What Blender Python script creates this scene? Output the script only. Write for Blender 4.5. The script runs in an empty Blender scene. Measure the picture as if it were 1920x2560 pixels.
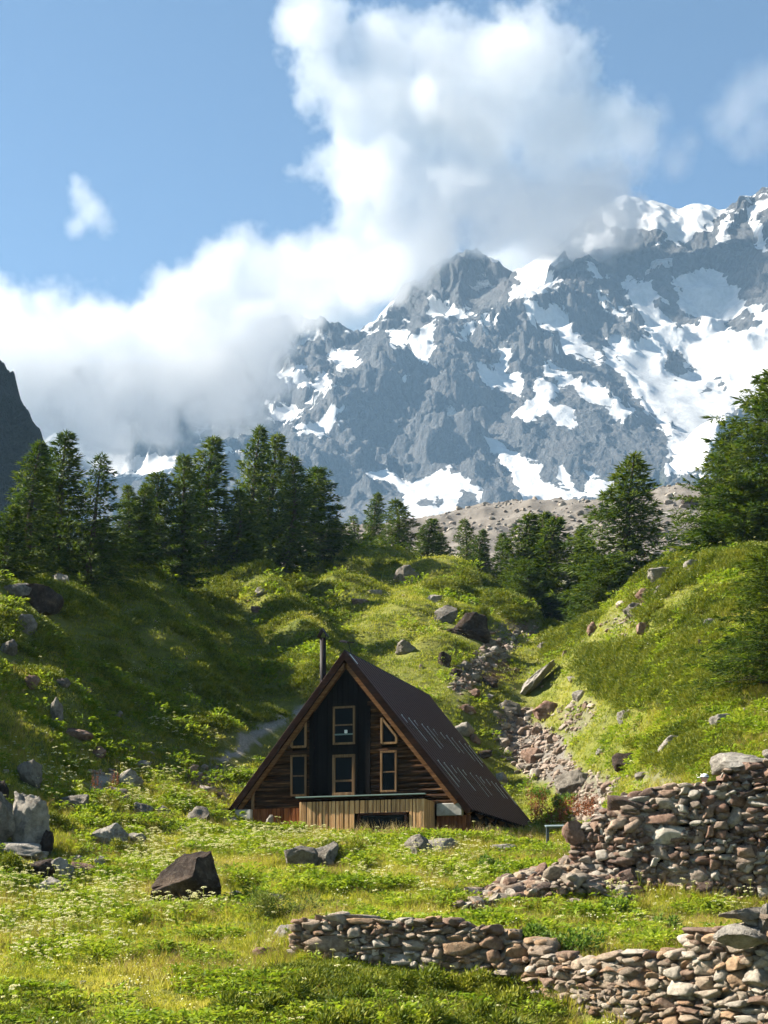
import bpy, bmesh, math, random
import numpy as np
from mathutils import Vector, Matrix, Euler, Quaternion

random.seed(7)
RNG = np.random.default_rng(11)
scene = bpy.context.scene
COL = scene.collection
F = 4000.0          # focal length in photo pixels
CX, HY = 960.0, 2363.0   # principal column, horizon row of the photo

def P(px, py, Y):
    """a point Y metres in front of the camera, seen at photo pixel (px, py)"""
    return Vector(((px - CX) / F * Y, Y, (HY - py) / F * Y))

# ------------------------------------------------------------------ tags
def tag(o, label=None, cat=None, group=None, kind=None):
    if label: o["label"] = label
    if cat: o["category"] = cat
    if group: o["group"] = group
    if kind: o["kind"] = kind
    return o

def empty(name, loc=(0, 0, 0), rotz=0.0):
    o = bpy.data.objects.new(name, None)
    o.location = loc
    o.rotation_euler = (0, 0, rotz)
    o.empty_display_size = 0.3
    COL.objects.link(o)
    return o

def link(name, me, mat=None, parent=None):
    o = bpy.data.objects.new(name, me)
    COL.objects.link(o)
    if mat is not None:
        for m in (mat if isinstance(mat, (list, tuple)) else [mat]):
            me.materials.append(m)
    if parent is not None:
        o.parent = parent
    return o

def fast_mesh(name, co, faces_flat, n, smooth=False, attrs=None):
    """co (N,3); faces_flat (M*n,) all polygons with n corners"""
    me = bpy.data.meshes.new(name)
    co = np.ascontiguousarray(co, dtype=np.float32)
    fl = np.ascontiguousarray(faces_flat, dtype=np.int32).ravel()
    m = len(fl) // n
    me.vertices.add(len(co)); me.vertices.foreach_set("co", co.ravel())
    me.loops.add(len(fl)); me.loops.foreach_set("vertex_index", fl)
    me.polygons.add(m)
    me.polygons.foreach_set("loop_start", np.arange(m, dtype=np.int32) * n)
    me.polygons.foreach_set("loop_total", np.full(m, n, dtype=np.int32))
    if smooth:
        me.polygons.foreach_set("use_smooth", np.ones(m, dtype=bool))
    me.update(calc_edges=True)
    for k, v in (attrs or {}).items():
        v = np.ascontiguousarray(v, dtype=np.float32)
        if v.ndim == 2:
            a = me.attributes.new(k, 'FLOAT_COLOR', 'POINT')
            if v.shape[1] == 3:
                v = np.concatenate([v, np.ones((len(v), 1), np.float32)], 1)
            a.data.foreach_set("color", v.ravel())
        else:
            a = me.attributes.new(k, 'FLOAT', 'POINT')
            a.data.foreach_set("value", v)
    return me

def grid_faces(nr, nc):
    i = np.arange(nr - 1)[:, None] * nc + np.arange(nc - 1)[None, :]
    return np.stack([i, i + 1, i + nc + 1, i + nc], -1).reshape(-1)

# ------------------------------------------------------------------ noise
_perm = RNG.permutation(256).astype(np.int64)
_perm = np.concatenate([_perm, _perm])
_ga = RNG.random(256) * 2 * np.pi
_gx, _gy = np.cos(_ga), np.sin(_ga)
def perlin(x, y, seed=0):
    x = np.asarray(x, float) + seed * 17.31; y = np.asarray(y, float) + seed * 9.77
    xi = np.floor(x).astype(np.int64); yi = np.floor(y).astype(np.int64)
    xf = x - xi; yf = y - yi
    xi &= 255; yi &= 255
    u = xf * xf * xf * (xf * (xf * 6 - 15) + 10); v = yf * yf * yf * (yf * (yf * 6 - 15) + 10)
    def g(ix, iy, dx, dy):
        h = _perm[_perm[ix & 255] + (iy & 255)]
        return _gx[h] * dx + _gy[h] * dy
    a = g(xi, yi, xf, yf); b = g(xi + 1, yi, xf - 1, yf)
    c = g(xi, yi + 1, xf, yf - 1); d = g(xi + 1, yi + 1, xf - 1, yf - 1)
    return ((a + (b - a) * u) * (1 - v) + (c + (d - c) * u) * v) * 1.5
def fbm(x, y, oct=4, seed=0, gain=0.5, lac=2.03):
    s = 0; a = 1.0; f = 1.0
    for k in range(oct):
        s = s + a * perlin(x * f, y * f, seed + k * 3); a *= gain; f *= lac
    return s
def ridged(x, y, oct=5, seed=0, gain=0.55, lac=2.05):
    s = 0; a = 1.0; f = 1.0; w = 1.0
    for k in range(oct):
        n = 1 - np.abs(perlin(x * f, y * f, seed + k * 5)); n = n * n * w
        s = s + a * n; w = np.clip(n * 1.6, 0, 1); a *= gain; f *= lac
    return s
def sstep(a, b, x):
    t = np.clip((x - a) / (b - a), 0, 1); return t * t * (3 - 2 * t)

def poly_sd(px, py, poly):
    """signed distance to polygon, positive inside"""
    px = np.asarray(px, float); py = np.asarray(py, float)
    inside = np.zeros(px.shape, bool); d2 = np.full(px.shape, 1e18)
    n = len(poly)
    for i in range(n):
        x0, y0 = poly[i]; x1, y1 = poly[(i + 1) % n]
        dx, dy = x1 - x0, y1 - y0
        t = np.clip(((px - x0) * dx + (py - y0) * dy) / (dx * dx + dy * dy + 1e-9), 0, 1)
        d2 = np.minimum(d2, (px - x0 - t * dx) ** 2 + (py - y0 - t * dy) ** 2)
        if y0 != y1:
            c = ((y0 > py) != (y1 > py)) & (px < (x1 - x0) * (py - y0) / (y1 - y0) + x0)
            inside ^= c
    d = np.sqrt(d2)
    return np.where(inside, d, -d)

def tps_fit(uv, val, lam=1e-4):
    n = len(uv)
    d2 = ((uv[:, None] - uv[None]) ** 2).sum(-1)
    K = 0.5 * d2 * np.log(d2 + 1e-12) + lam * np.eye(n)
    Pm = np.concatenate([np.ones((n, 1)), uv], 1)
    A = np.zeros((n + 3, n + 3)); A[:n, :n] = K; A[:n, n:] = Pm; A[n:, :n] = Pm.T
    return uv, np.linalg.solve(A, np.concatenate([val, np.zeros(3)]))
def tps_eval(fit, q):
    uv, w = fit; n = len(uv)
    s = w[n] + w[n + 1] * q[..., 0] + w[n + 2] * q[..., 1]
    for i in range(n):
        d2 = (q[..., 0] - uv[i, 0]) ** 2 + (q[..., 1] - uv[i, 1]) ** 2
        s = s + w[i] * 0.5 * d2 * np.log(d2 + 1e-12)
    return s

# ------------------------------------------------------------------ node helpers
def new_mat(name):
    m = bpy.data.materials.new(name); m.use_nodes = True
    nt = m.node_tree; nt.nodes.clear()
    out = nt.nodes.new("ShaderNodeOutputMaterial")
    return m, nt, out
def N(nt, typ, **kw):
    n = nt.nodes.new(typ)
    for k, v in kw.items():
        if k.startswith("i_"):
            key = k[2:]
            key = int(key) if key.isdigit() else key.replace("_", " ")
            n.inputs[key].default_value = v
        else:
            setattr(n, k, v)
    return n
def L(nt, a, b): nt.links.new(a, b)
def ramp(nt, fac, stops, interp='LINEAR'):
    r = nt.nodes.new("ShaderNodeValToRGB"); r.color_ramp.interpolation = interp
    els = r.color_ramp.elements
    while len(els) < len(stops): els.new(0.5)
    for e, (p, c) in zip(els, stops):
        e.position = p; e.color = (c[0], c[1], c[2], 1) if len(c) == 3 else c
    if fac is not None: nt.links.new(fac, r.inputs[0])
    return r
def noise(nt, vec, scale, detail=5, rough=0.55, dist=0.0):
    n = nt.nodes.new("ShaderNodeTexNoise"); n.inputs["Scale"].default_value = scale
    n.inputs["Detail"].default_value = detail; n.inputs["Roughness"].default_value = rough
    n.inputs["Distortion"].default_value = dist
    if vec is not None: nt.links.new(vec, n.inputs["Vector"])
    return n
def mixc(nt, fac, a, b, mode='MIX'):
    n = nt.nodes.new("ShaderNodeMix"); n.data_type = 'RGBA'; n.blend_type = mode
    for i, v in ((0, fac), (6, a), (7, b)):
        if isinstance(v, (int, float)): n.inputs[i].default_value = v
        elif isinstance(v, (tuple, list)): n.inputs[i].default_value = (v[0], v[1], v[2], 1)
        else: nt.links.new(v, n.inputs[i])
    return n.outputs[2]
def mathn(nt, op, a, b=None, c=None, clamp=False):
    n = nt.nodes.new("ShaderNodeMath"); n.operation = op; n.use_clamp = clamp
    for i, v in enumerate((a, b, c)):
        if v is None: continue
        if isinstance(v, (int, float)): n.inputs[i].default_value = v
        else: nt.links.new(v, n.inputs[i])
    return n.outputs[0]
def attr(nt, name):
    n = nt.nodes.new("ShaderNodeAttribute"); n.attribute_name = name; return n
def bump(nt, h, strength=0.5, dist=0.1, normal=None):
    n = nt.nodes.new("ShaderNodeBump"); n.inputs["Strength"].default_value = strength
    n.inputs["Distance"].default_value = dist; nt.links.new(h, n.inputs["Height"])
    if normal is not None: nt.links.new(normal, n.inputs["Normal"])
    return n.outputs[0]
def principled(nt, out, col=None, rough=0.9, spec=0.2, normal=None):
    b = nt.nodes.new("ShaderNodeBsdfPrincipled")
    if col is not None:
        if isinstance(col, (tuple, list)): b.inputs["Base Color"].default_value = (*col, 1)
        else: nt.links.new(col, b.inputs["Base Color"])
    if isinstance(rough, (int, float)): b.inputs["Roughness"].default_value = rough
    else: nt.links.new(rough, b.inputs["Roughness"])
    b.inputs["Specular IOR Level"].default_value = spec
    if normal is not None: nt.links.new(normal, b.inputs["Normal"])
    if out is not None: nt.links.new(b.outputs[0], out.inputs[0])
    return b

# ------------------------------------------------------------------ camera, sun, sky
cam = bpy.data.cameras.new("camera")
camo = bpy.data.objects.new("camera", cam); COL.objects.link(camo)
camo.location = (0, 0, 0); camo.rotation_euler = (math.radians(90), 0, 0)
cam.sensor_fit = 'AUTO'; cam.sensor_width = 32.0; cam.lens = 50.0
cam.shift_y = (HY - 1280.0) / 2560.0
cam.clip_start = 0.5; cam.clip_end = 20000
scene.camera = camo

SUN_EL, SUN_BACK = math.radians(38), math.radians(10)
to_sun = Vector((-math.cos(SUN_EL) * math.cos(SUN_BACK), math.cos(SUN_EL) * math.sin(SUN_BACK), math.sin(SUN_EL)))
sl = bpy.data.lights.new("sun", 'SUN'); sl.energy = 5.0; sl.angle = math.radians(0.53); sl.color = (1.0, 0.93, 0.80)
so = bpy.data.objects.new("sun", sl); COL.objects.link(so)
so.rotation_euler = to_sun.to_track_quat('Z', 'Y').to_euler()
so.location = (-60, 20, 80)

w = bpy.data.worlds.new("World"); scene.world = w; w.use_nodes = True
nt = w.node_tree; nt.nodes.clear()
sky = N(nt, "ShaderNodeTexSky", sky_type='NISHITA', sun_disc=False)
sky.sun_elevation = SUN_EL; sky.sun_rotation = math.atan2(to_sun.x, to_sun.y)
sky.altitude = 2600; sky.air_density = 0.95; sky.dust_density = 0.1; sky.ozone_density = 0.6
bg = N(nt, "ShaderNodeBackground", i_Strength=0.05)
wo = N(nt, "ShaderNodeOutputWorld")
L(nt, mixc(nt, 1.0, sky.outputs[0], (0.86, 0.96, 0.92), 'MULTIPLY'), bg.inputs[0]); L(nt, bg.outputs[0], wo.inputs[0])

scene.view_settings.view_transform = 'Standard'; scene.view_settings.look = 'None'
scene.view_settings.exposure = 2.0; scene.view_settings.gamma = 1.0
scene.view_settings.use_curve_mapping = False
cy = scene.cycles
cy.use_denoising = True
try: cy.denoiser = 'OPENIMAGEDENOISE'
except Exception: pass
cy.use_adaptive_sampling = True; cy.adaptive_threshold = 0.02; cy.max_bounces = 20; cy.diffuse_bounces = 3; cy.glossy_bounces = 2; cy.transmission_bounces = 3
cy.transparent_max_bounces = 12; cy.volume_bounces = 16
cy.sample_clamp_indirect = 6.0
# ================================================================== near terrain
TP = []
def row(px, *pts):
    for Y, py in pts: TP.append((px, py, Y))
row(-500, (18, 2700), (26, 2560), (36, 2250), (41, 2080), (46, 1900), (51, 1650), (57, 1430), (63, 1390), (80, 1400), (105, 1420), (130, 1430), (200, 1430))
row(0, (18, 2715), (26, 2558), (30, 2450), (35, 2345), (40, 2265), (44, 2185), (48, 2090), (52, 1985), (59, 1825), (66, 1650), (73, 1500), (77, 1460), (82, 1446), (95, 1450), (120, 1470), (200, 1460))
row(320, (26, 2558), (35, 2340), (45, 2195), (53, 2085), (59, 1990), (64, 1905), (70, 1790), (78, 1640), (87, 1510), (93, 1450), (98, 1438), (112, 1447), (140, 1480))
row(640, (26, 2558), (35, 2340), (45, 2197), (55, 2112), (62, 2062), (68, 1972), (74, 1880), (80, 1800), (89, 1700), (100, 1580), (111, 1482), (118, 1456), (128, 1462), (150, 1490), (200, 1460))
row(800, (40, 2258), (50, 2150), (62, 2070), (72, 2062), (80, 1850), (88, 1720), (96, 1620), (104, 1540), (112, 1482), (122, 1440), (128, 1420), (150, 1452))
row(960, (18, 2715), (26, 2560), (30, 2450), (35, 2342), (42, 2236), (50, 2150), (56, 2110), (62, 2074), (70, 2084), (76, 2010), (82, 1880), (88, 1770), (94, 1665), (100, 1590), (106, 1530), (115, 1470), (124, 1412), (130, 1402), (145, 1432), (170, 1460))
row(1150, (35, 2345), (45, 2205), (55, 2114), (62, 2078), (72, 2096), (80, 1960), (86, 1810), (92, 1690), (98, 1610), (104, 1550), (112, 1490), (120, 1452), (126, 1447), (140, 1480), (170, 1490))
row(1330, (30, 2460), (40, 2270), (48, 2175), (55, 2125), (62, 2098), (68, 2086), (73, 2066), (79, 1995), (85, 1890), (91, 1785), (97, 1690), (104, 1620), (111, 1582), (116, 1568), (125, 1582), (150, 1565), (190, 1500))
row(1480, (35, 2355), (40, 2268), (48, 2165), (55, 2100), (62, 2040), (68, 1960), (74, 1862), (80, 1765), (86, 1670), (92, 1585), (97, 1554), (104, 1560), (113, 1595), (150, 1560))
row(1600, (26.5, 2690), (30, 2440), (35, 2350), (41, 2248), (45, 2160), (50, 2072), (55, 1990), (61, 1890), (68, 1768), (76, 1630), (84, 1520), (90, 1468), (97, 1466), (110, 1525), (150, 1535))
row(1750, (26, 2700), (30, 2430), (35, 2340), (41, 2246), (44.5, 2100), (49, 1965), (54, 1860), (60, 1740), (68, 1590), (76, 1460), (83, 1382), (90, 1372), (105, 1425), (150, 1485))
row(1920, (18, 2790), (25, 2720), (30, 2400), (35, 2330), (41, 2244), (44.5, 2080), (49, 1910), (54, 1790), (60, 1670), (68, 1520), (76, 1400), (83, 1315), (90, 1285), (105, 1305), (150, 1400))
row(2400, (18, 2760), (26, 2600), (41, 2200), (49, 1880), (60, 1600), (76, 1300), (90, 1160), (120, 1160), (150, 1260))
# moraine far behind
for px, py in ((-500, 1400), (0, 1420), (400, 1380), (700, 1348), (900, 1320), (1100, 1290), (1300, 1262), (1500, 1246), (1700, 1229), (1920, 1218), (2400, 1180)):
    TP.append((px, py, 340)); TP.append((px, py + 12, 318)); TP.append((px, py + 40, 390)); TP.append((px, py + 150, 500))
    TP.append((px, min(py + 150, 1470), 240))
TP = np.array(TP, float)
VK = 0.33
def uvq(u, Y): return np.stack([np.asarray(u, float), np.log(np.asarray(Y, float)) * VK], -1)
tfit = tps_fit(uvq((TP[:, 0] - CX) / F, TP[:, 2]), (HY - TP[:, 1]) / F, lam=5e-5)

NU, NV = 620, 760
ug = np.linspace(-0.40, 0.40, NU)
vg = np.linspace(math.log(15.0), math.log(560.0), NV)
U, V = np.meshgrid(ug, vg); YY = np.exp(V)
T = tps_eval(tfit, uvq(U, YY))
XX = U * YY
ZZ = T * YY
PXg = CX + U * F
# hill-ness: hummocks stronger on the slopes than in the meadow
hill = sstep(52, 75, YY)
hum = fbm(XX / 6.0, YY / 6.0, 4, 1) * 0.55 + (ridged(XX / 9.0, YY / 9.0, 3, 8) - 0.9) * 0.25
med = fbm(XX / 3.0, YY / 3.0, 4, 3) * 0.16
hutmask = 1 - sstep(7.0, 9.0, np.hypot(XX - 0.3, (YY - 67) * 0.9))
near_amp = (1 - hutmask)
lmask = sstep(1000, 500, PXg) * sstep(64, 74, YY) * (1 - sstep(110, 130, YY))
far = sstep(180, 230, YY)
# terraces of the left slope and general hummocks
ZZ = ZZ + near_amp * (1 - far) * (hill * hum * 0.75 * (1 + 0.5 * lmask) + (1 - hill) * med)
ZZ = ZZ + (1 - far) * 0.05 * fbm(XX / 0.7, YY / 0.7, 3, 21) * (YY > 16)
ZZ = ZZ + far * (fbm(XX / 25, YY / 25, 5, 5) * 2.0 + (ridged(XX / 9, YY / 30, 4, 6) - 1) * 0.45)

# explicit knolls and the sharp spur that ends the left slope
def bump_at(px, Y, rad, h, sq=1.0):
    global ZZ
    cx_, cy_ = (px - CX) / F * Y, Y
    d = np.hypot(XX - cx_, (YY - cy_) * sq) / rad
    ZZ = ZZ + h * (1 - sstep(.25, 1.0, d))
for a_ in ((930, 124, 5.0, 1.5), (1000, 119, 3.2, .8), (870, 114, 3.6, .9), (1150, 119, 4.4, 1.2), (1290, 113, 3.6, 1.3), (1215, 106, 2.8, .9), (1030, 104, 2.8, .8), (900, 102, 2.6, .7), (1080, 97, 2.4, .6),
           (420, 96, 3.2, .9), (150, 80, 3.0, .8), (250, 78, 2.4, .8), (60, 70, 2.6, .8), (420, 84, 2.5, .8), (150, 66, 2.2, .7), (360, 74, 2.2, .6), (560, 97, 2.6, .8), (60, 60, 2.0, .5)):
    bump_at(*a_)
def line_bump(pts, wid, h):
    global ZZ
    q = [P(*p) for p in pts]; best = np.full(XX.shape, 1e9)
    for a, b in zip(q[:-1], q[1:]):
        dx, dy = b.x - a.x, b.y - a.y
        t = np.clip(((XX - a.x) * dx + (YY - a.y) * dy) / (dx * dx + dy * dy), 0, 1)
        best = np.minimum(best, np.hypot(XX - a.x - t * dx, YY - a.y - t * dy))
    ZZ = ZZ + h * np.exp(-(best / wid) ** 2)
line_bump([(480, 0, 112), (640, 0, 110), (730, 0, 102), (790, 0, 95), (830, 0, 88)], 2.6, 2.0)
line_bump([(760, 0, 112), (830, 0, 104), (860, 0, 97), (880, 0, 90)], 2.2, -1.3)
def sample(arr, x, y):
    x = np.asarray(x, float); y = np.asarray(y, float)
    fu = np.clip((x / y - ug[0]) / (ug[1] - ug[0]), 0, NU - 1.001)
    fv = np.clip((np.log(y) - vg[0]) / (vg[1] - vg[0]), 0, NV - 1.001)
    i = fu.astype(int); j = fv.astype(int); a = fu - i; b = fv - j
    return (arr[j, i] * (1 - a) + arr[j, i + 1] * a) * (1 - b) + (arr[j + 1, i] * (1 - a) + arr[j + 1, i + 1] * a) * b
# walls are laid out in plan: (x, y) polylines; the ground steps up behind the lower one
LOW = [P(722, 0, 31.5), P(1000, 0, 31.0), P(1300, 0, 30.3), P(1480, 0, 28.6), P(1700, 0, 27.3), P(2010, 0, 25.6)]
LOWxy = np.array([(p.x, p.y) for p in LOW])
UPW = [P(1418, 0, 42.6), P(1560, 0, 41.6), P(1750, 0, 41.0), P(2020, 0, 40.3)]
UPWxy = np.array([(p.x, p.y) for p in UPW])
def line_y(poly, x):
    return np.interp(x, poly[:, 0], poly[:, 1])
ylow = line_y(LOWxy, XX)
stepm = sstep(LOWxy[0, 0] - 0.3, LOWxy[2, 0], XX)
ZZ = ZZ + stepm * (0.55 * sstep(0.15, 0.75, YY - ylow) * (1 - sstep(2.0, 7.0, YY - ylow)) - 0.35 * (1 - sstep(-0.3, 0.4, YY - ylow)) * sstep(-6, -0.5, YY - ylow))
def gz(x, y): return sample(ZZ, x, y)
def gz1(x, y): return float(sample(ZZ, np.array([x]), np.array([y]))[0])
PYg = HY - ZZ / YY * F
def hit(px, py, ymin=20, ymax=420):
    """first terrain point seen at a photo pixel"""
    u = (px - CX) / F
    ys = np.exp(np.linspace(math.log(ymin), math.log(ymax), 900))
    z = gz(u * ys, ys); t = z / ys; tt = (HY - py) / F
    k = np.argmax(t >= tt)
    if t[k] < tt: return None
    y = ys[k]
    return Vector((u * y, y, float(z[k])))
def gnormal(x, y, e=0.4):
    a = gz1(x + e, y) - gz1(x - e, y); b = gz1(x, y + e) - gz1(x, y - e)
    return Vector((-a / (2 * e), -b / (2 * e), 1)).normalized()

# ---- ground cover masks (where stones, bare earth, juniper and flowers are)
wx = fbm(XX / 1.7, YY / 1.7, 4, 31); wy = fbm(XX / 1.7, YY / 1.7, 4, 37)
sc = np.clip(60.0 / YY, .2, 2)
MX = PXg + wx * 26 * sc; MY = PYg + wy * 18 * sc
def region(poly, soft):
    sd = poly_sd(MX, MY, poly); return sstep(-soft, soft, sd)
frontvis = (YY < 135)
scree = np.maximum.reduce([
    region([(1225, 1780), (1310, 1775), (1400, 1840), (1450, 1930), (1420, 1975), (1330, 1950), (1255, 1870)], 14),
    region([(1370, 1960), (1470, 1930), (1560, 1960), (1510, 2020), (1420, 2030)], 14) * 0.75,
    region([(1430, 2010), (1520, 2010), (1560, 2060), (1500, 2075), (1430, 2060)], 12),
    region([(1390, 1780), (1480, 1740), (1500, 1790), (1420, 1850)], 12) * 0.55,
    region([(1120, 1690), (1180, 1640), (1260, 1590), (1290, 1620), (1200, 1700), (1150, 1740)], 12) * 0.75,
    region([(1200, 1570), (1330, 1545), (1360, 1590), (1230, 1640)], 12) * 0.45,
    region([(1560, 1950), (1680, 1900), (1720, 1960), (1600, 1990)], 12) * 0.5,
    region([(1500, 1560), (1600, 1480), (1640, 1530), (1540, 1600)], 12) * 0.35,
    region([(210, 1940), (290, 1920), (300, 1960), (240, 1985)], 10) * 0.8,
    region([(430, 1930), (560, 1900), (590, 2010), (500, 1990)], 12) * 0.35]) * frontvis
scree = np.maximum(scree, far)
pathpoly = [(522, 1906), (600, 1850), (690, 1794), (770, 1762), (776, 1774), (715, 1808), (635, 1860), (556, 1908)]
pathm = np.maximum(region(pathpoly, 5), region([(215, 1950), (280, 1930), (290, 1965), (235, 1975)], 8)) * frontvis
bare = np.maximum.reduce([region([(1180, 1660), (1260, 1640), (1290, 1690), (1210, 1710)], 14) * .8,
    region([(1270, 1540), (1330, 1550), (1300, 1580)], 10) * .7,
    region([(450, 1915), (560, 1960), (590, 2020), (520, 2010), (460, 1960)], 12) * .7,
    region([(180, 2120), (420, 2095), (440, 2125), (250, 2150)], 10) * .5]) * frontvis
nj = fbm(XX / 2.6, YY / 2.6, 4, 51)
jun = np.maximum.reduce([
    region([(1390, 1560), (1480, 1550), (1440, 1610), (1370, 1640), (1370, 1590)], 18),
    region([(1460, 1640), (1600, 1620), (1760, 1560), (1860, 1600), (1860, 1760), (1700, 1760), (1560, 1770), (1470, 1700)], 26) * sstep(-0.55, 0.15, nj + .25),
    region([(1600, 1880), (1760, 1800), (1860, 1840), (1800, 1930), (1660, 1930)], 16) * sstep(-.4, .1, nj + .15),
    region([(1560, 1400), (1900, 1380), (1900, 1560), (1600, 1560)], 20) * sstep(-.2, .2, nj - .1),
    region([(1090, 1470), (1160, 1440), (1240, 1460), (1330, 1520), (1310, 1560), (1200, 1500)], 12),
    region([(120, 1480), (260, 1470), (300, 1520), (180, 1560)], 16) * sstep(-.4, .1, nj),
    region([(0, 1540), (60, 1540), (160, 1620), (100, 1640), (0, 1600)], 12),
    region([(560, 2050), (700, 2040), (760, 2060), (640, 2090)], 8) * .7,
    sstep(0.1, 0.5, nj) * lmask * 0.75 * (PYg < 1850)]) * frontvis
rough_meadow = region([(720, 2450), (1000, 2430), (1250, 2450), (1400, 2540), (1400, 2700), (560, 2700), (560, 2520)], 18)
mats = np.maximum(rough_meadow, region([(-60, 2500), (160, 2490), (240, 2540), (200, 2640), (-60, 2640)], 16))
jun = np.maximum(jun, mats)
MASKS = dict(scree=scree, path=pathm, bare=bare, jun=jun)
def mask_at(name, x, y): return sample(MASKS[name], x, y)

m_ground, nt, out = new_mat("ground_soil")
tc = N(nt, "ShaderNodeNewGeometry").outputs["Position"]
n1 = noise(nt, tc, 0.35, 6, 0.6); n2 = noise(nt, tc, 2.2, 5, 0.65); n3 = noise(nt, tc, 9.0, 4, 0.7)
g = ramp(nt, n1.outputs[0], [(0.3, (0.09, 0.115, 0.018)), (0.5, (0.155, 0.165, 0.026)), (0.7, (0.22, 0.205, 0.05))])
g2 = mixc(nt, 0.45, g.outputs[0], ramp(nt, n2.outputs[0], [(0.35, (0.05, 0.07, 0.014)), (0.65, (0.19, 0.18, 0.055))]).outputs[0])
vor = N(nt, "ShaderNodeTexVoronoi", i_Scale=3.2); L(nt, tc, vor.inputs["Vector"])
n4 = noise(nt, tc, 0.12, 6, 0.7)
vor2 = N(nt, "ShaderNodeTexVoronoi", i_Scale=0.55); L(nt, tc, vor2.inputs["Vector"])
st = mixc(nt, 0.5, ramp(nt, vor.outputs["Color"], [(0.1, (0.08, 0.07, 0.06)), (0.5, (0.155, 0.138, 0.12)), (0.9, (0.24, 0.22, 0.195))]).outputs[0],
          ramp(nt, n3.outputs[0], [(0.3, (0.065, 0.055, 0.047)), (0.7, (0.21, 0.19, 0.165))]).outputs[0])
st = mixc(nt, 0.35, st, ramp(nt, n1.outputs[0], [(0.35, (0.11, 0.09, 0.075)), (0.65, (0.20, 0.185, 0.165))]).outputs[0])
pth = ramp(nt, n3.outputs[0], [(0.3, (0.22, 0.19, 0.15)), (0.7, (0.42, 0.38, 0.31))])
br = ramp(nt, n3.outputs[0], [(0.3, (0.11, 0.06, 0.035)), (0.7, (0.28, 0.16, 0.085))])
st = mixc(nt, 0.5, st, ramp(nt, n4.outputs[0], [(0.35, (0.085, 0.075, 0.066)), (0.65, (0.20, 0.18, 0.16))]).outputs[0])
c = mixc(nt, attr(nt, "bare").outputs["Fac"], g2, br.outputs[0])
c = mixc(nt, attr(nt, "scree").outputs["Fac"], c, st)
c = mixc(nt, attr(nt, "path").outputs["Fac"], c, pth.outputs[0])
hh = mathn(nt, 'ADD', mathn(nt, 'MULTIPLY', n2.outputs[0], 0.5), mathn(nt, 'MULTIPLY', n3.outputs[0], 0.5))
bm_ = bump(nt, hh, 0.9, 0.25)
principled(nt, out, c, 0.95, 0.1, bm_)

me = fast_mesh("ground", np.stack([XX, YY, ZZ], -1).reshape(-1, 3), grid_faces(NV, NU), 4, True,
               {k: v.ravel() for k, v in MASKS.items()})
ground_o = link("ground", me, m_ground); tag(ground_o, kind="structure")
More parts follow.
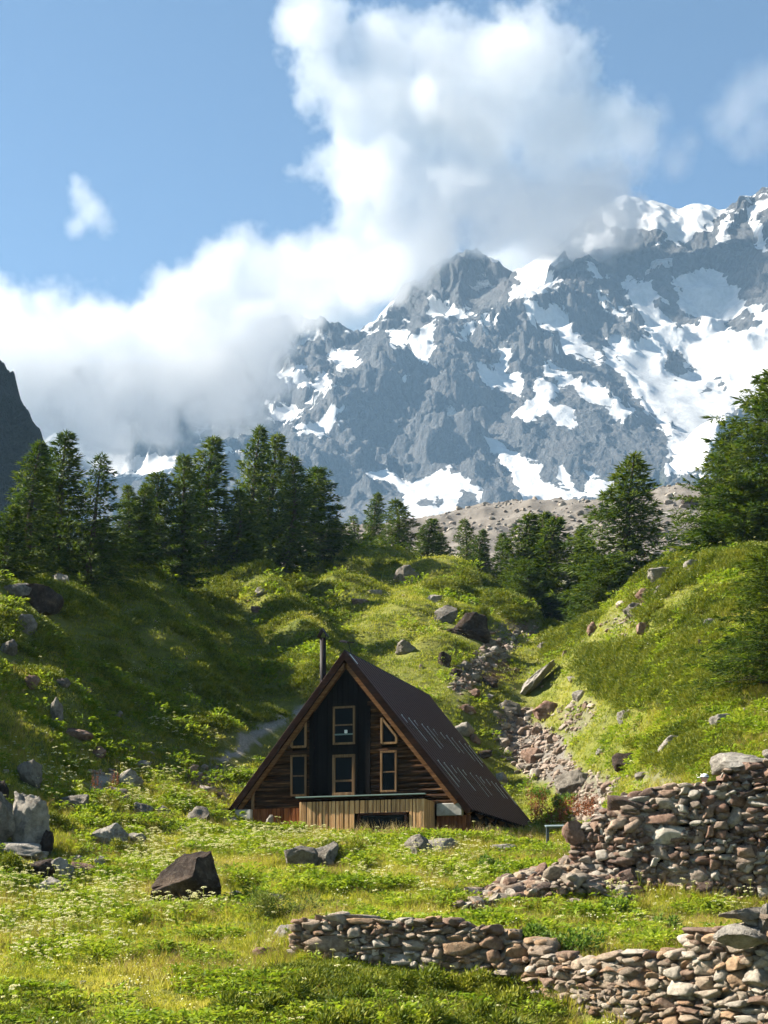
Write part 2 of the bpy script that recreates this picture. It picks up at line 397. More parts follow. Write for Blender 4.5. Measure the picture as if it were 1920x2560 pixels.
# ================================================================== the mountain
def z4(pts): return [(600 + .7957 * x, 400 + .7957 * y) for x, y in pts]
RIDGES = [  # (points (px,py,Y), front slope, back slope, crest jag)
 ([(1290, 735, 4230), (1400, 600, 4250), (1480, 545, 4250), (1547, 503, 4260), (1626, 503, 4260), (1714, 517, 4250), (1793, 527, 4230)], 1.05, 1.5, 0.8),
 ([(1793, 527, 4230), (1841, 503, 4220), (1889, 486, 4200), (1925, 462, 4200), (2050, 400, 4200), (2300, 430, 4200), (2700, 500, 4200)], 1.05, 1.5, 6),
 ([(1515, 615, 4080), (1459, 647, 3900), (1396, 702, 3750), (1316, 736, 3600), (1252, 766, 3500), (1200, 808, 3420), (1150, 835, 3370), (1109, 805, 3340), (1077, 861, 3310), (982, 877, 3250), (934, 909, 3200), (863, 957, 3120), (751, 1036, 3020), (664, 1076, 2960), (552, 1116, 2900), (400, 1185, 2850), (200, 1260, 2820), (0, 1310, 2800), (-300, 1330, 2800)], 1.25, 1.3, 10),
 ([(1515, 615, 4080), (1560, 600, 4120), (1640, 585, 4150), (1720, 590, 4170), (1800, 600, 4180)], 1.2, 0.6, 6),
 ([(1109, 798, 3342), (1117, 917, 3180), (1157, 1036, 3020), (1205, 1140, 2900), (1284, 1240, 2780)], 1.35, 1.35, 8),
 ([(934, 909, 3200), (960, 1020, 3080), (945, 1100, 3000), (1000, 1180, 2900), (1015, 1240, 2840)], 1.3, 1.3, 8),
 ([(751, 1036, 3020), (800, 1150, 2900), (850, 1270, 2760)], 1.2, 1.2, 8),
 ([(863, 957, 3120), (880, 1080, 2990), (905, 1200, 2850), (920, 1290, 2740)], 1.3, 1.3, 8),
 ([(600, 1098, 2930), (660, 1200, 2830), (700, 1310, 2720)], 1.1, 1.1, 8),
 ([(1252, 766, 3500), (1292, 845, 3380), (1364, 909, 3280), (1475, 957, 3200), (1555, 1036, 3100), (1620, 1090, 3030), (1690, 1130, 2960)], 1.25, 1.2, 8),
 ([(1364, 909, 3280), (1330, 1000, 3150), (1390, 1080, 3050), (1440, 1150, 2930), (1470, 1245, 2790)], 1.4, 1.4, 8),
 ([(1200, 808, 3420), (1230, 900, 3270), (1290, 980, 3160), (1330, 1040, 3080)], 1.5, 1.5, 8),
 ([(1555, 1036, 3100), (1530, 1120, 2980), (1560, 1210, 2830)], 1.3, 1.3, 8),
 ([(1515, 615, 4080), (1499, 718, 3850), (1555, 782, 3700), (1626, 850, 3550), (1650, 960, 3350), (1676, 1070, 3150), (1690, 1120, 3020)], 1.2, 1.1, 8),
 ([(1459, 647, 3900), (1480, 760, 3680), (1530, 860, 3520), (1590, 960, 3350)], 1.2, 1.2, 8),
 ([(930, 830, 4150), (1000, 742, 4200), (1050, 692, 4250), (1093, 648, 4300), (1189, 625, 4300), (1237, 645, 4300), (1292, 694, 4260), (1320, 740, 4230)], 1.5, 1.5, 6),
 ([(1189, 625, 4300), (1150, 740, 4120), (1130, 800, 4020)], 1.6, 1.6, 6),
 ([(1292, 694, 4260), (1270, 770, 4120)], 1.8, 1.2, 6),
 ([(100, 1020, 4150), (300, 960, 4200), (500, 890, 4200), (648, 845, 4150), (711, 796, 4150), (783, 796, 4120), (863, 820, 4100), (934, 782, 4150)], 1.2, 1.4, 8),
 ([(711, 796, 4150), (720, 900, 3950), (690, 1000, 3780)], 1.3, 1.3, 8),
 ([(863, 820, 4100), (860, 900, 3950), (800, 960, 3800)], 1.3, 1.3, 8),
 ([(250, 1150, 3900), (340, 1100, 3900), (420, 1012, 3900), (470, 1015, 3880), (560, 1090, 3850)], 1.3, 1.3, 8),
 ([(1500, 1262, 2660), (1560, 1240, 2690), (1610, 1195, 2720), (1660, 1150, 2750), (1700, 1172, 2730), (1760, 1215, 2700)], 1.3, 1.3, 8),
 ([(1738, 1250, 2780), (1758, 1130, 2860), (1795, 1070, 2900), (1850, 1020, 2950), (1920, 960, 3000), (2100, 850, 3100), (2400, 780, 3200)], 1.8, 1.2, 10),
 ([(1889, 486, 4200), (1893, 640, 4040), (1905, 760, 3900), (1960, 850, 3800)], 1.6, 1.8, 8),
 ([(1660, 760, 3840), (1720, 795, 3800), (1760, 790, 3820)], 1.3, 0.7, 6),
 ([(1841, 503, 4220), (1790, 590, 4100), (1740, 680, 3960)], 1.5, 1.5, 8),
]
BASE = [(px, 1400, 2480) for px in (-900, 0, 900, 1600, 2800)] + [(px, 1335, 2640) for px in (-900, -200, 400, 1000, 1400)] + [
 (1700, 1262, 2640), (2200, 1250, 2640), (2800, 1250, 2640),
 (1180, 1290, 2710), (1400, 1262, 2730), (1230, 1130, 2960), (1370, 1200, 2850), (700, 1290, 2790), (300, 1345, 2800),
 (1090, 1270, 2720), (800, 1030, 3500), (900, 940, 3700), (650, 1130, 3600), (400, 1180, 3500), (100, 1210, 3500), (-500, 1220, 3500),
 (1050, 880, 3700), (1170, 835, 3820), (1320, 745, 4050), (1440, 850, 3460), (1560, 980, 3230), (1480, 1030, 3070), (1300, 1000, 3120), (1230, 960, 3200),
 (1820, 690, 4020), (1780, 785, 3850), (1820, 862, 3650), (1760, 950, 3450), (1800, 1040, 3200), (1725, 1090, 3080), (1740, 1150, 2940), (1745, 1230, 2760),
 (2200, 800, 3600), (2600, 800, 3600), (-200, 1150, 3900), (300, 1120, 4000), (600, 1000, 4000), (900, 850, 4080), (1500, 600, 4180), (2000, 560, 4150)]
for px in (-900, 0, 600, 1200, 1800, 2500): BASE += [(px, 1000, 4800), (px, 900, 4450)]
BASE = np.array(BASE, float)
bfit = tps_fit(np.stack([(BASE[:, 0] - CX) / F, BASE[:, 2] / 2600.], -1), (HY - BASE[:, 1]) / F, lam=3e-4)
MU, MV = 1180, 1000
mu = np.linspace(-0.28, 0.29, MU); my = np.linspace(2450, 4500, MV)
Um, Ym = np.meshgrid(mu, my); Xm = Um * Ym
Zb = tps_eval(bfit, np.stack([Um, Ym / 2600.], -1)) * Ym
wxm = fbm(Xm / 170, Ym / 170, 4, 61) * 34; wym = fbm(Xm / 170, Ym / 170, 4, 67) * 34
wx2 = fbm(Xm / 45, Ym / 45, 4, 71) * 9; wy2 = fbm(Xm / 45, Ym / 45, 4, 73) * 9
xw = Xm + wxm + wx2; yw = Ym + wym + wy2
Zt = np.full(Xm.shape, -1e9); GUL = np.ones(Xm.shape)
for pts, kf, kb, jag in RIDGES:
    p3 = [P(*p) for p in pts]
    best = np.full(Xm.shape, -1e9); S = np.zeros(Xm.shape); D = np.zeros(Xm.shape); s0 = 0.0
    for a, b in zip(p3[:-1], p3[1:]):
        dx, dy = b.x - a.x, b.y - a.y; l2 = dx * dx + dy * dy; ll = math.sqrt(l2)
        t = np.clip(((xw - a.x) * dx + (yw - a.y) * dy) / l2, 0, 1)
        ex = xw - a.x - t * dx; ey = yw - a.y - t * dy
        d = np.sqrt(ex * ex + ey * ey)
        sd_ = np.sign(ex * dy - ey * dx)
        k = np.where(ey > 0, kb, kf)
        h_ = a.z + (b.z - a.z) * t - k * d * 0.8 * (0.80 + 0.20 * np.clip(d / 120, 0, 1.6))
        m_ = h_ > best
        best = np.where(m_, h_, best); S = np.where(m_, s0 + t * ll + 977.0 * sd_, S); D = np.where(m_, d, D); s0 += ll
    # flutes and gullies run straight down the flanks of every ridge
    near = best > np.maximum(Zt, Zb) - 70
    Sn, Dn = S[near], D[near]
    fl = ridged((Sn + Dn * .25) / 70 + jag, Dn / 300, 4, 83 + len(pts), 0.6); fl2 = ridged((Sn - Dn * .2) / 24, Dn / 130, 4, 89, 0.62)
    best[near] += (0.12 if jag < 1 else .55 if jag == 6 else 1.0) * ((fl - 1.05) * 40 + (fl2 - 1.0) * 11) * np.clip(Dn / 45, 0, 1) + (ridged(Xm[near] / 60 + jag, Ym[near] / 60, 4, jag) - 1.0) * jag * 0.55
    gn = GUL[near]; GUL[near] = np.where(best[near] > Zt[near], fl + .25 * fl2, gn)
    Zt = np.maximum(Zt, best)
kk = 14.0
Zm = np.maximum(Zb, Zt) + kk * np.log1p(np.exp(-np.abs(Zb - Zt) / kk)) * 0.6
rockness = sstep(-10, 40, Zt - Zb)
SNOW = [z4(p) for p in (
 [(405,985),(470,985),(530,1022),(600,1005),(650,972),(690,1000),(745,1040),(790,1082),(900,1060),(1020,1070),(1060,1062),(1100,1075),(1130,1110),(1000,1140),(780,1150),(640,1150),(520,1145),(510,1075),(525,1045),(480,1008)],
 [(765,865),(830,900),(880,940),(960,960),(945,1000),(1010,1040),(1060,1080),(900,1070),(870,1030),(840,970),(800,920)],
 [(175,840),(240,812),(290,772),(338,778),(300,800),(308,835),(270,866),(190,858)],
 [(108,665),(160,660),(200,633),(210,655),(230,690),(262,668),(304,705),(260,742),(230,772),(213,765),(238,722),(180,702),(130,682)],
 [(298,588),(366,605),(372,640),(320,657),(278,625)],
 [(468,540),(560,540),(612,510),(606,560),(560,592),(500,590),(472,570)],
 [(528,600),(606,563),(600,636),(560,640),(520,692),(508,687),(558,632)],
 [(680,540),(740,500),(802,485),(776,522),(740,516),(735,552),(700,562)],
 [(600,425),(640,442),(724,480),(700,497),(598,480)],
 [(775,300),(830,318),(872,350),(882,390),(846,432),(872,434),(965,412),(1010,380),(980,340),(1010,310),(900,270)],
 [(888,440),(960,452),(1042,470),(1030,540),(1082,570),(1134,622),(1120,642),(1060,606),(1000,600),(950,540),(900,480)],
 [(798,590),(842,578),(852,610),(840,660),(894,690),(882,742),(820,716),(758,700),(743,640),(790,652),(812,620)],
 [(958,640),(1000,658),(1060,690),(1120,698),(1180,738),(1238,790),(1200,812),(1140,772),(1080,742),(1050,712),(1000,702),(958,682)],
 [(930,690),(975,690),(1002,720),(980,762),(1040,770),(1052,832),(1010,842),(960,790),(900,822),(858,802),(930,742)],
 [(1086,318),(1122,328),(1154,362),(1130,372),(1098,346)],
 [(1118,408),(1150,428),(1204,485),(1180,492),(1138,470)],
 [(1218,388),(1280,400),(1322,462),(1380,378),(1480,352),(1552,420),(1582,470),(1700,480),(1700,770),(1580,765),(1508,800),(1490,850),(1462,885),(1440,965),(1350,975),(1372,870),(1300,780),(1250,680),(1208,620),(1165,565),(1230,580),(1304,560),(1258,470)],
 [(1150,600),(1210,640),(1260,720),(1300,800),(1280,800),(1230,720),(1160,640)],
 [(1185,122),(1330,138),(1504,158),(1424,250),(1370,262),(1310,262),(1384,190),(1270,160),(1160,212)],
 [(1598,128),(1632,180),(1662,290),(1640,292),(1598,190)], [(1465,212),(1530,178),(1564,188),(1500,238)],
 [(1030,262),(1160,218),(1164,272),(1090,282)],
 [(1090,985),(1180,1020),(1160,1060),(1090,1062)],
 [(1000,1000),(1010,960),(1030,1010),(1080,1060),(1060,1066)],
 [(1430,1040),(1448,990),(1462,985),(1440,1050)],
 [(-640,830),(-380,930),(-200,930),(-210,985),(-380,985),(-620,910)],
 [(-182,842),(-88,836),(-120,870)], [(-75,905),(30,890),(0,915),(-75,930)],
 [(95,760),(140,765),(190,790),(170,820),(100,830)], [(385,490),(440,440),(480,410),(490,440),(440,500),(430,530),(400,530)],
 [(320,520),(380,505),(380,530),(330,540)])]
ROCKI = [z4(p) for p in ([(1308,418),(1400,478),(1464,486),(1440,524),(1370,522),(1298,450)],
 [(1343,598),(1397,610),(1402,650),(1432,660),(1372,692),(1338,650)], [(1365,400),(1330,380),(1300,400),(1330,430),(1400,440),(1390,400)],
 [(560,1062),(640,1066),(630,1096),(570,1100)], [(690,1036),(745,1050),(785,1110),(700,1128),(660,1124)],
 [(1440,715),(1480,710),(1480,730),(1450,735)], [(1490,690),(1520,690),(1520,715),(1495,715)], [(975,755),(1010,740),(1020,770),(985,790)],
 [(950,520),(1000,545),(1010,575),(965,560)], [(1330,800),(1360,812),(1380,840),(1350,828)], [(1510,520),(1600,470),(1640,520),(1560,545)])]
px0 = CX + Um * F; py0 = HY - Zm / Ym * F
sd0 = np.full(Xm.shape, -1e9)
for q_ in SNOW: sd0 = np.maximum(sd0, poly_sd(px0, py0, q_))
rockness = np.maximum(rockness * sstep(30, 0, sd0), sstep(12, -12, sd0))
# gullied rock relief, finer and finer
diag = xw * 0.82 + yw * 0.57; dia2 = -xw * 0.57 + yw * 0.82
rel = (ridged(xw / 150, yw / 330, 5, 81, 0.5) - 1.0) * 9 + (ridged(xw / 60 + 5, yw / 110, 6, 87, 0.55) - 1.0) * 3 + fbm(Xm / 9, Ym / 9, 3, 93) * 2.2
strata = (np.abs(((Zm * 0.021 + Xm * 0.008 + fbm(Xm / 120, Ym / 120, 3, 95) * 0.9) % 1.0) - 0.5) - 0.25) * 16
Zm = Zm + rockness * (rel + strata) + (1 - rockness) * fbm(Xm / 90, Ym / 90, 5, 97) * 7
PXm = CX + Um * F; PYm = HY - Zm / Ym * F
nsx = fbm(Xm / 22, Ym / 22, 5, 101) ; nsy = fbm(Xm / 22, Ym / 22, 5, 107)
qx = PXm + nsx * 9; qy = PYm + nsy * 9
ssd = np.full(Xm.shape, -1e9)
for i_, s in enumerate(SNOW): ssd = np.maximum(ssd, poly_sd(qx, qy, s) + (12 if i_ == 16 else 4 if i_ == 0 else 0))
for s in ROCKI: ssd = np.minimum(ssd, -poly_sd(qx, qy, s))
gyy, gxx = np.gradient(Zm); slope = np.hypot(gyy / (my[1] - my[0]), gxx / (np.gradient(Xm, axis=1)))
patch = fbm(Xm / 40, Ym / 40, 5, 111)
ssd = np.clip(ssd, -60, 60)
snow = sstep(-4, 4, ssd + 3 + 12 * np.clip(patch, -.6, .6) - 5 * np.clip(slope - 1.6, 0, 1.5))
high = sstep(620, 520, PYm) * sstep(1200, 1300, PXm) * sstep(4000, 4100, Ym)
streak = sstep(.80, .62, GUL) * sstep(.10, .30, fbm(Xm / 150, Ym / 150, 3, 113)) * sstep(1210, 1040, PYm) * sstep(600, 760, PXm) * (rockness > .3)
snow = np.maximum(snow, streak * .62)
capd = poly_sd(PXm, PYm, [(1500, 470), (1640, 470), (1720, 485), (1800, 500), (1795, 548), (1745, 560), (1705, 605), (1650, 572), (1560, 575), (1500, 560)])
snow = np.maximum(snow, sstep(-6, 6, capd + 8 * patch) * (Ym > 3900))
snow = np.maximum(snow, high * sstep(-.05, .2, patch + 0.5 * (1.3 - slope)) )
green = sstep(1150, 1260, PYm + patch * 40) * sstep(1450, 1560, PXm) * (Ym < 2850) * sstep(-.3, .3, patch + .15)
# smooth the snow surface a little by filling the relief below it
def blur(a, n):
    for _ in range(n):
        p = np.pad(a, 1, mode='edge')
        a = (a + p[:-2, 1:-1] + p[2:, 1:-1] + p[1:-1, :-2] + p[1:-1, 2:]) / 5
    return a
Zs = blur(Zm, 10)
sb = blur(snow, 2)
Zs2 = blur(Zs, 70); deep = sstep(6, 34, ssd) * sb
Zm = Zm * (1 - sb) + (Zs * (1 - deep) + Zs2 * deep) * sb

m_mtn, nt, out = new_mat("mountain_rock_snow")
pos = N(nt, "ShaderNodeNewGeometry").outputs["Position"]
mp = N(nt, "ShaderNodeMapping"); mp.inputs["Scale"].default_value = (1, 1, 0.45); L(nt, pos, mp.inputs["Vector"])
a1 = noise(nt, mp.outputs[0], 0.012, 8, 0.65, 0.6); a2 = noise(nt, mp.outputs[0], 0.07, 7, 0.7, 0.8); a3 = noise(nt, pos, 0.3, 4, 0.7)
rk = ramp(nt, a1.outputs[0], [(0.3, (0.055, 0.058, 0.063)), (0.5, (0.10, 0.10, 0.10)), (0.62, (0.13, 0.116, 0.108)), (0.75, (0.085, 0.094, 0.092))])
rk2 = mixc(nt, 0.6, rk.outputs[0], ramp(nt, a2.outputs[0], [(0.3, (0.025, 0.027, 0.031)), (0.5, (0.09, 0.092, 0.095)), (0.72, (0.20, 0.195, 0.19))]).outputs[0])
rk3 = mixc(nt, attr(nt, "green").outputs["Fac"], rk2, ramp(nt, a2.outputs[0], [(0.35, (0.03, 0.045, 0.022)), (0.7, (0.085, 0.11, 0.045))]).outputs[0])
sn = ramp(nt, a2.outputs[0], [(0.3, (0.34, 0.34, 0.35)), (0.6, (0.45, 0.45, 0.455))])
sf = mathn(nt, 'ADD', attr(nt, "snow").outputs["Fac"], mathn(nt, 'MULTIPLY', mathn(nt, 'SUBTRACT', a3.outputs[0], 0.5), 0.8))
sf2 = ramp(nt, sf, [(0.40, (0, 0, 0)), (0.60, (1, 1, 1))])
col = mixc(nt, sf2.outputs[0], rk3, sn.outputs[0])
hgt = mathn(nt, 'ADD', mathn(nt, 'MULTIPLY', a2.outputs[0], 1.0), mathn(nt, 'MULTIPLY', a3.outputs[0], 0.5))
inv = mathn(nt, 'SUBTRACT', 1.0, sf2.outputs[0])
hg2 = mathn(nt, 'MULTIPLY', hgt, mathn(nt, 'ADD', mathn(nt, 'MULTIPLY', inv, 0.92), 0.08))
principled(nt, out, col, 0.9, 0.1, bump(nt, hg2, 1.0, 20.0))
me = fast_mesh("mountain", np.stack([Xm, Ym, Zm], -1).reshape(-1, 3), grid_faces(MV, MU), 4, True, {"snow": snow.ravel(), "green": green.ravel()})
mo = link("mountain", me, m_mtn); tag(mo, kind="structure")

# dark cliff shoulder at the left, a few hundred metres off
cu = np.linspace(-0.42, -0.17, 260); cyv = np.linspace(330, 640, 200)
Uc, Yc = np.meshgrid(cu, cyv); Xc = Uc * Yc
prof = np.interp(CX + Uc * F, [-700, -300, -60, 0, 30, 60, 100, 125, 150, 200], [700, 760, 890, 915, 975, 1005, 1070, 1130, 1240, 1420])
topz = (HY - prof) / F * 455
sl_ = np.where(Yc < 455, 1.9, 1.2)
Zc = topz - np.abs(Yc - 455) * sl_
Zc = np.maximum(Zc, (HY - 1500) / F * Yc * 0.9)
wc = sstep(-5, 30, Zc - (HY - 1500) / F * Yc * 0.9)
Zc = Zc + wc * ((ridged(Xc / 30, Yc / 45, 5, 121) - 1.0) * 7 + fbm(Xc / 4, Yc / 4, 4, 127) * 2.4)
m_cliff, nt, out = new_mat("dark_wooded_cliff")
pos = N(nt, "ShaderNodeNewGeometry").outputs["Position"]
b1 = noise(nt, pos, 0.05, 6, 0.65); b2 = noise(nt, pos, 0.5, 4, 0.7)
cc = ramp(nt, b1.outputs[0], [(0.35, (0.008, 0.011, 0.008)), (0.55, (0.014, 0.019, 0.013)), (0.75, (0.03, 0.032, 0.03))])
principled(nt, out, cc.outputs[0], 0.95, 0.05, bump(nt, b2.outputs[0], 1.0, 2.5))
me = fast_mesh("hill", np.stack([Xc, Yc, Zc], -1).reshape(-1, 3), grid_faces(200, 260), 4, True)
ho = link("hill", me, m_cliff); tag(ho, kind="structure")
# ================================================================== clouds (real volumes) and the air
def cloud_material(name, dens, aniso=0.8):
    m, nt, out = new_mat(name)
    v = N(nt, "ShaderNodeVolumePrincipled")
    v.inputs["Color"].default_value = (0.885, 0.885, 0.89, 1)
    v.inputs["Density"].default_value = dens
    v.inputs["Density Attribute"].default_value = "density"
    v.inputs["Anisotropy"].default_value = aniso
    L(nt, v.outputs[0], out.inputs["Volume"])
    try: m.cycles.volume_sampling = 'MULTIPLE_IMPORTANCE'
    except Exception: pass
    return m

def build_cloud(name, blobs, dens, voxel, amp=0.55, nscale=1 / 150., sharp=2.2, ysq=1.0, seed=0.0, detail=9.0, soft=0.0):
    """blobs: (px, py, radius px, Y).  A voxel cloud: blobs roughened by fractal noise."""
    pts = [(P(px, py, Y), r / F * Y) for px, py, r, Y in blobs]
    pad = 1.25
    lo = [min(c[k] - r * pad for c, r in pts) for k in range(3)]
    hi = [max(c[k] + r * pad for c, r in pts) for k in range(3)]
    res = [max(8, int((hi[k] - lo[k]) / voxel)) for k in range(3)]
    ng = bpy.data.node_groups.new(name, 'GeometryNodeTree')
    ng.interface.new_socket("Geometry", in_out='OUTPUT', socket_type='NodeSocketGeometry')
    go = ng.nodes.new("NodeGroupOutput")
    vc = ng.nodes.new("GeometryNodeVolumeCube")
    vc.inputs["Min"].default_value = lo; vc.inputs["Max"].default_value = hi
    for i, k in enumerate("XYZ"): vc.inputs["Resolution " + k].default_value = res[i]
    pos = ng.nodes.new("GeometryNodeInputPosition").outputs[0]
    # domain warp
    nw = ng.nodes.new("ShaderNodeTexNoise"); nw.inputs["Scale"].default_value = nscale * 0.8; nw.inputs["Detail"].default_value = 3
    off = ng.nodes.new("ShaderNodeVectorMath"); off.operation = 'ADD'; off.inputs[1].default_value = (seed * 311.0, seed * 77.0, seed * 131.0)
    ng.links.new(pos, off.inputs[0]); ng.links.new(off.outputs[0], nw.inputs["Vector"])
    sub = ng.nodes.new("ShaderNodeVectorMath"); sub.operation = 'SUBTRACT'; sub.inputs[1].default_value = (.5, .5, .5)
    ng.links.new(nw.outputs["Color"], sub.inputs[0])
    sca = ng.nodes.new("ShaderNodeVectorMath"); sca.operation = 'SCALE'; sca.inputs["Scale"].default_value = 0.35 / nscale
    ng.links.new(sub.outputs[0], sca.inputs[0])
    wp = ng.nodes.new("ShaderNodeVectorMath"); wp.operation = 'ADD'
    ng.links.new(pos, wp.inputs[0]); ng.links.new(sca.outputs[0], wp.inputs[1])
    sq = ng.nodes.new("ShaderNodeVectorMath"); sq.operation = 'MULTIPLY'; sq.inputs[1].default_value = (1, 1 / ysq, 1)
    ng.links.new(wp.outputs[0], sq.inputs[0])
    d = None
    for c, r in pts:
        vs = ng.nodes.new("ShaderNodeVectorMath"); vs.operation = 'DISTANCE'
        vs.inputs[1].default_value = (c[0], c[1] / ysq, c[2]); ng.links.new(sq.outputs[0], vs.inputs[0])
        q = ng.nodes.new("ShaderNodeMath"); q.operation = 'DIVIDE'; q.inputs[1].default_value = r
        ng.links.new(vs.outputs["Value"], q.inputs[0])
        if d is None: d = q.outputs[0]
        else:
            mn = ng.nodes.new("ShaderNodeMath"); mn.operation = 'SMOOTH_MIN'; mn.inputs[2].default_value = 0.12
            ng.links.new(d, mn.inputs[0]); ng.links.new(q.outputs[0], mn.inputs[1]); d = mn.outputs[0]
    n1 = ng.nodes.new("ShaderNodeTexNoise"); n1.inputs["Scale"].default_value = nscale; n1.inputs["Detail"].default_value = detail
    n1.inputs["Roughness"].default_value = 0.62
    ng.links.new(off.outputs[0], n1.inputs["Vector"])
    m1 = ng.nodes.new("ShaderNodeMath"); m1.operation = 'MULTIPLY_ADD'; m1.inputs[1].default_value = amp * 2; m1.inputs[2].default_value = 1 - amp
    ng.links.new(n1.outputs[0], m1.inputs[0])
    s = ng.nodes.new("ShaderNodeMath"); s.operation = 'SUBTRACT'
    ng.links.new(m1.outputs[0], s.inputs[0]); ng.links.new(d, s.inputs[1])
    k = ng.nodes.new("ShaderNodeMath"); k.operation = 'MULTIPLY'; k.inputs[1].default_value = sharp; k.use_clamp = True
    ng.links.new(s.outputs[0], k.inputs[0])
    pw = ng.nodes.new("ShaderNodeMath"); pw.operation = 'POWER'; pw.inputs[1].default_value = 1.35
    ng.links.new(k.outputs[0], pw.inputs[0])
    ng.links.new(pw.outputs[0], vc.inputs["Density"])
    sm = ng.nodes.new("GeometryNodeSetMaterial"); mat = cloud_material(name, dens); sm.inputs["Material"].default_value = mat
    ng.links.new(vc.outputs[0], sm.inputs[0]); ng.links.new(sm.outputs[0], go.inputs[0])
    vd = bpy.data.volumes.new(name); o = bpy.data.objects.new(name, vd); COL.objects.link(o)
    vd.materials.append(mat)
    md = o.modifiers.new("voxels", 'NODES'); md.node_group = ng
    tag(o, kind="structure")
    print("cloud", name, res, np.prod(res) / 1e6)
    return o

YB = 3980
build_cloud("cloud", [(780, 60, 105, YB), (860, 190, 120, YB), (960, 160, 130, YB), (1100, 150, 130, YB), (1250, 140, 125, YB + 60), (1370, 110, 105, YB), (1400, 220, 110, YB),
    (920, 300, 130, YB), (1060, 310, 160, YB - 60), (1230, 300, 160, YB), (1380, 330, 140, YB), (1510, 330, 110, YB + 50), (1590, 330, 70, YB),
    (860, 430, 110, YB), (980, 460, 150, YB - 40), (1150, 470, 170, YB - 80), (1310, 480, 140, YB - 40), (1440, 470, 110, YB), (900, 560, 90, YB), (1040, 580, 120, YB),
    (1200, 560, 100, YB - 80), (1340, 570, 100, YB - 120), (1420, 560, 140, YB - 80), (1510, 500, 135, YB - 20), (1560, 450, 70, YB), (1480, 610, 60, YB - 60), (1130, 590, 70, YB - 60), (1410, 620, 55, YB - 150)], 0.017, 4.0, amp=1.25, nscale=1/120., sharp=3.8, seed=1.0, ysq=0.6)
build_cloud("cloud", [(740, 800, 130, 4480), (850, 750, 140, 4480), (960, 690, 120, 4480), (1290, 680, 130, 4480), (1380, 640, 130, 4480), (1460, 570, 100, 4480), (1210, 640, 80, 4480), (1080, 640, 90, 4480)], 0.025, 7.0, amp=1.0, sharp=2.4, seed=6.0, ysq=.5)
YA = 3480
build_cloud("cloud", [(-200, 880, 200, YA), (-20, 880, 160, YA), (120, 870, 150, YA), (260, 880, 150, YA), (390, 860, 140, YA), (480, 780, 120, YA), (560, 720, 120, YA), (640, 690, 110, YA), (720, 660, 90, YA),
    (800, 680, 100, YA), (880, 690, 90, YA + 120), (960, 680, 70, YA + 160), (560, 850, 130, YA), (660, 820, 110, YA), (450, 960, 120, YA), (330, 990, 110, YA), (180, 1000, 110, YA), (570, 980, 130, YA), (650, 930, 90, YA), (-50, 1000, 130, YA), (100, 1060, 100, YA), (260, 1070, 110, YA), (400, 1060, 90, YA), (500, 1050, 80, YA),
    (50, 960, 100, YA), (780, 770, 70, YA + 100)], 0.016, 4.0, amp=1.25, nscale=1/120., sharp=3.2, seed=2.0, ysq=1.0)
build_cloud("cloud", [(200, 490, 48, 3600), (225, 530, 55, 3600), (190, 560, 36, 3600), (260, 560, 38, 3600), (190, 450, 24, 3600)], 0.016, 3.0, amp=0.85, nscale=1 / 60., sharp=1.5, seed=3.0)
build_cloud("cloud", [(1860, 240, 90, 3700), (1830, 300, 80, 3700), (1920, 210, 80, 3700), (1900, 330, 70, 3700), (1850, 370, 45, 3700), (1790, 280, 45, 3700), (2000, 260, 110, 3700)], 0.006, 6.0, amp=0.75, nscale=1 / 90., sharp=1.4, seed=4.0)
build_cloud("cloud", [(1600, 360, 90, 3700), (1570, 280, 60, 3700), (1690, 400, 60, 3700), (1640, 300, 50, 3700), (1720, 360, 40, 3700)], 0.005, 6.0, amp=0.75, nscale=1 / 90., sharp=1.4, seed=5.0)

# the air: one closed box of thin haze
hx0, hx1, hy0, hy1, hz0, hz1 = -1400, 1400, -30, 2420, -6.0, 950
bm = bmesh.new(); bmesh.ops.create_cube(bm, size=1.0)
for v in bm.verts:
    v.co = Vector((hx0 if v.co.x < 0 else hx1, hy0 if v.co.y < 0 else hy1, hz0 if v.co.z < 0 else hz1))
hm = bpy.data.meshes.new("haze"); bm.to_mesh(hm); bm.free()
m_haze, nt, out = new_mat("haze")
v = N(nt, "ShaderNodeVolumePrincipled"); v.inputs["Color"].default_value = (0.42, 0.68, 1.0, 1); v.inputs["Density"].default_value = 0.00007
v.inputs["Anisotropy"].default_value = 0.2
L(nt, v.outputs[0], out.inputs["Volume"])
haze = link("haze", hm, m_haze); tag(haze, kind="stuff")
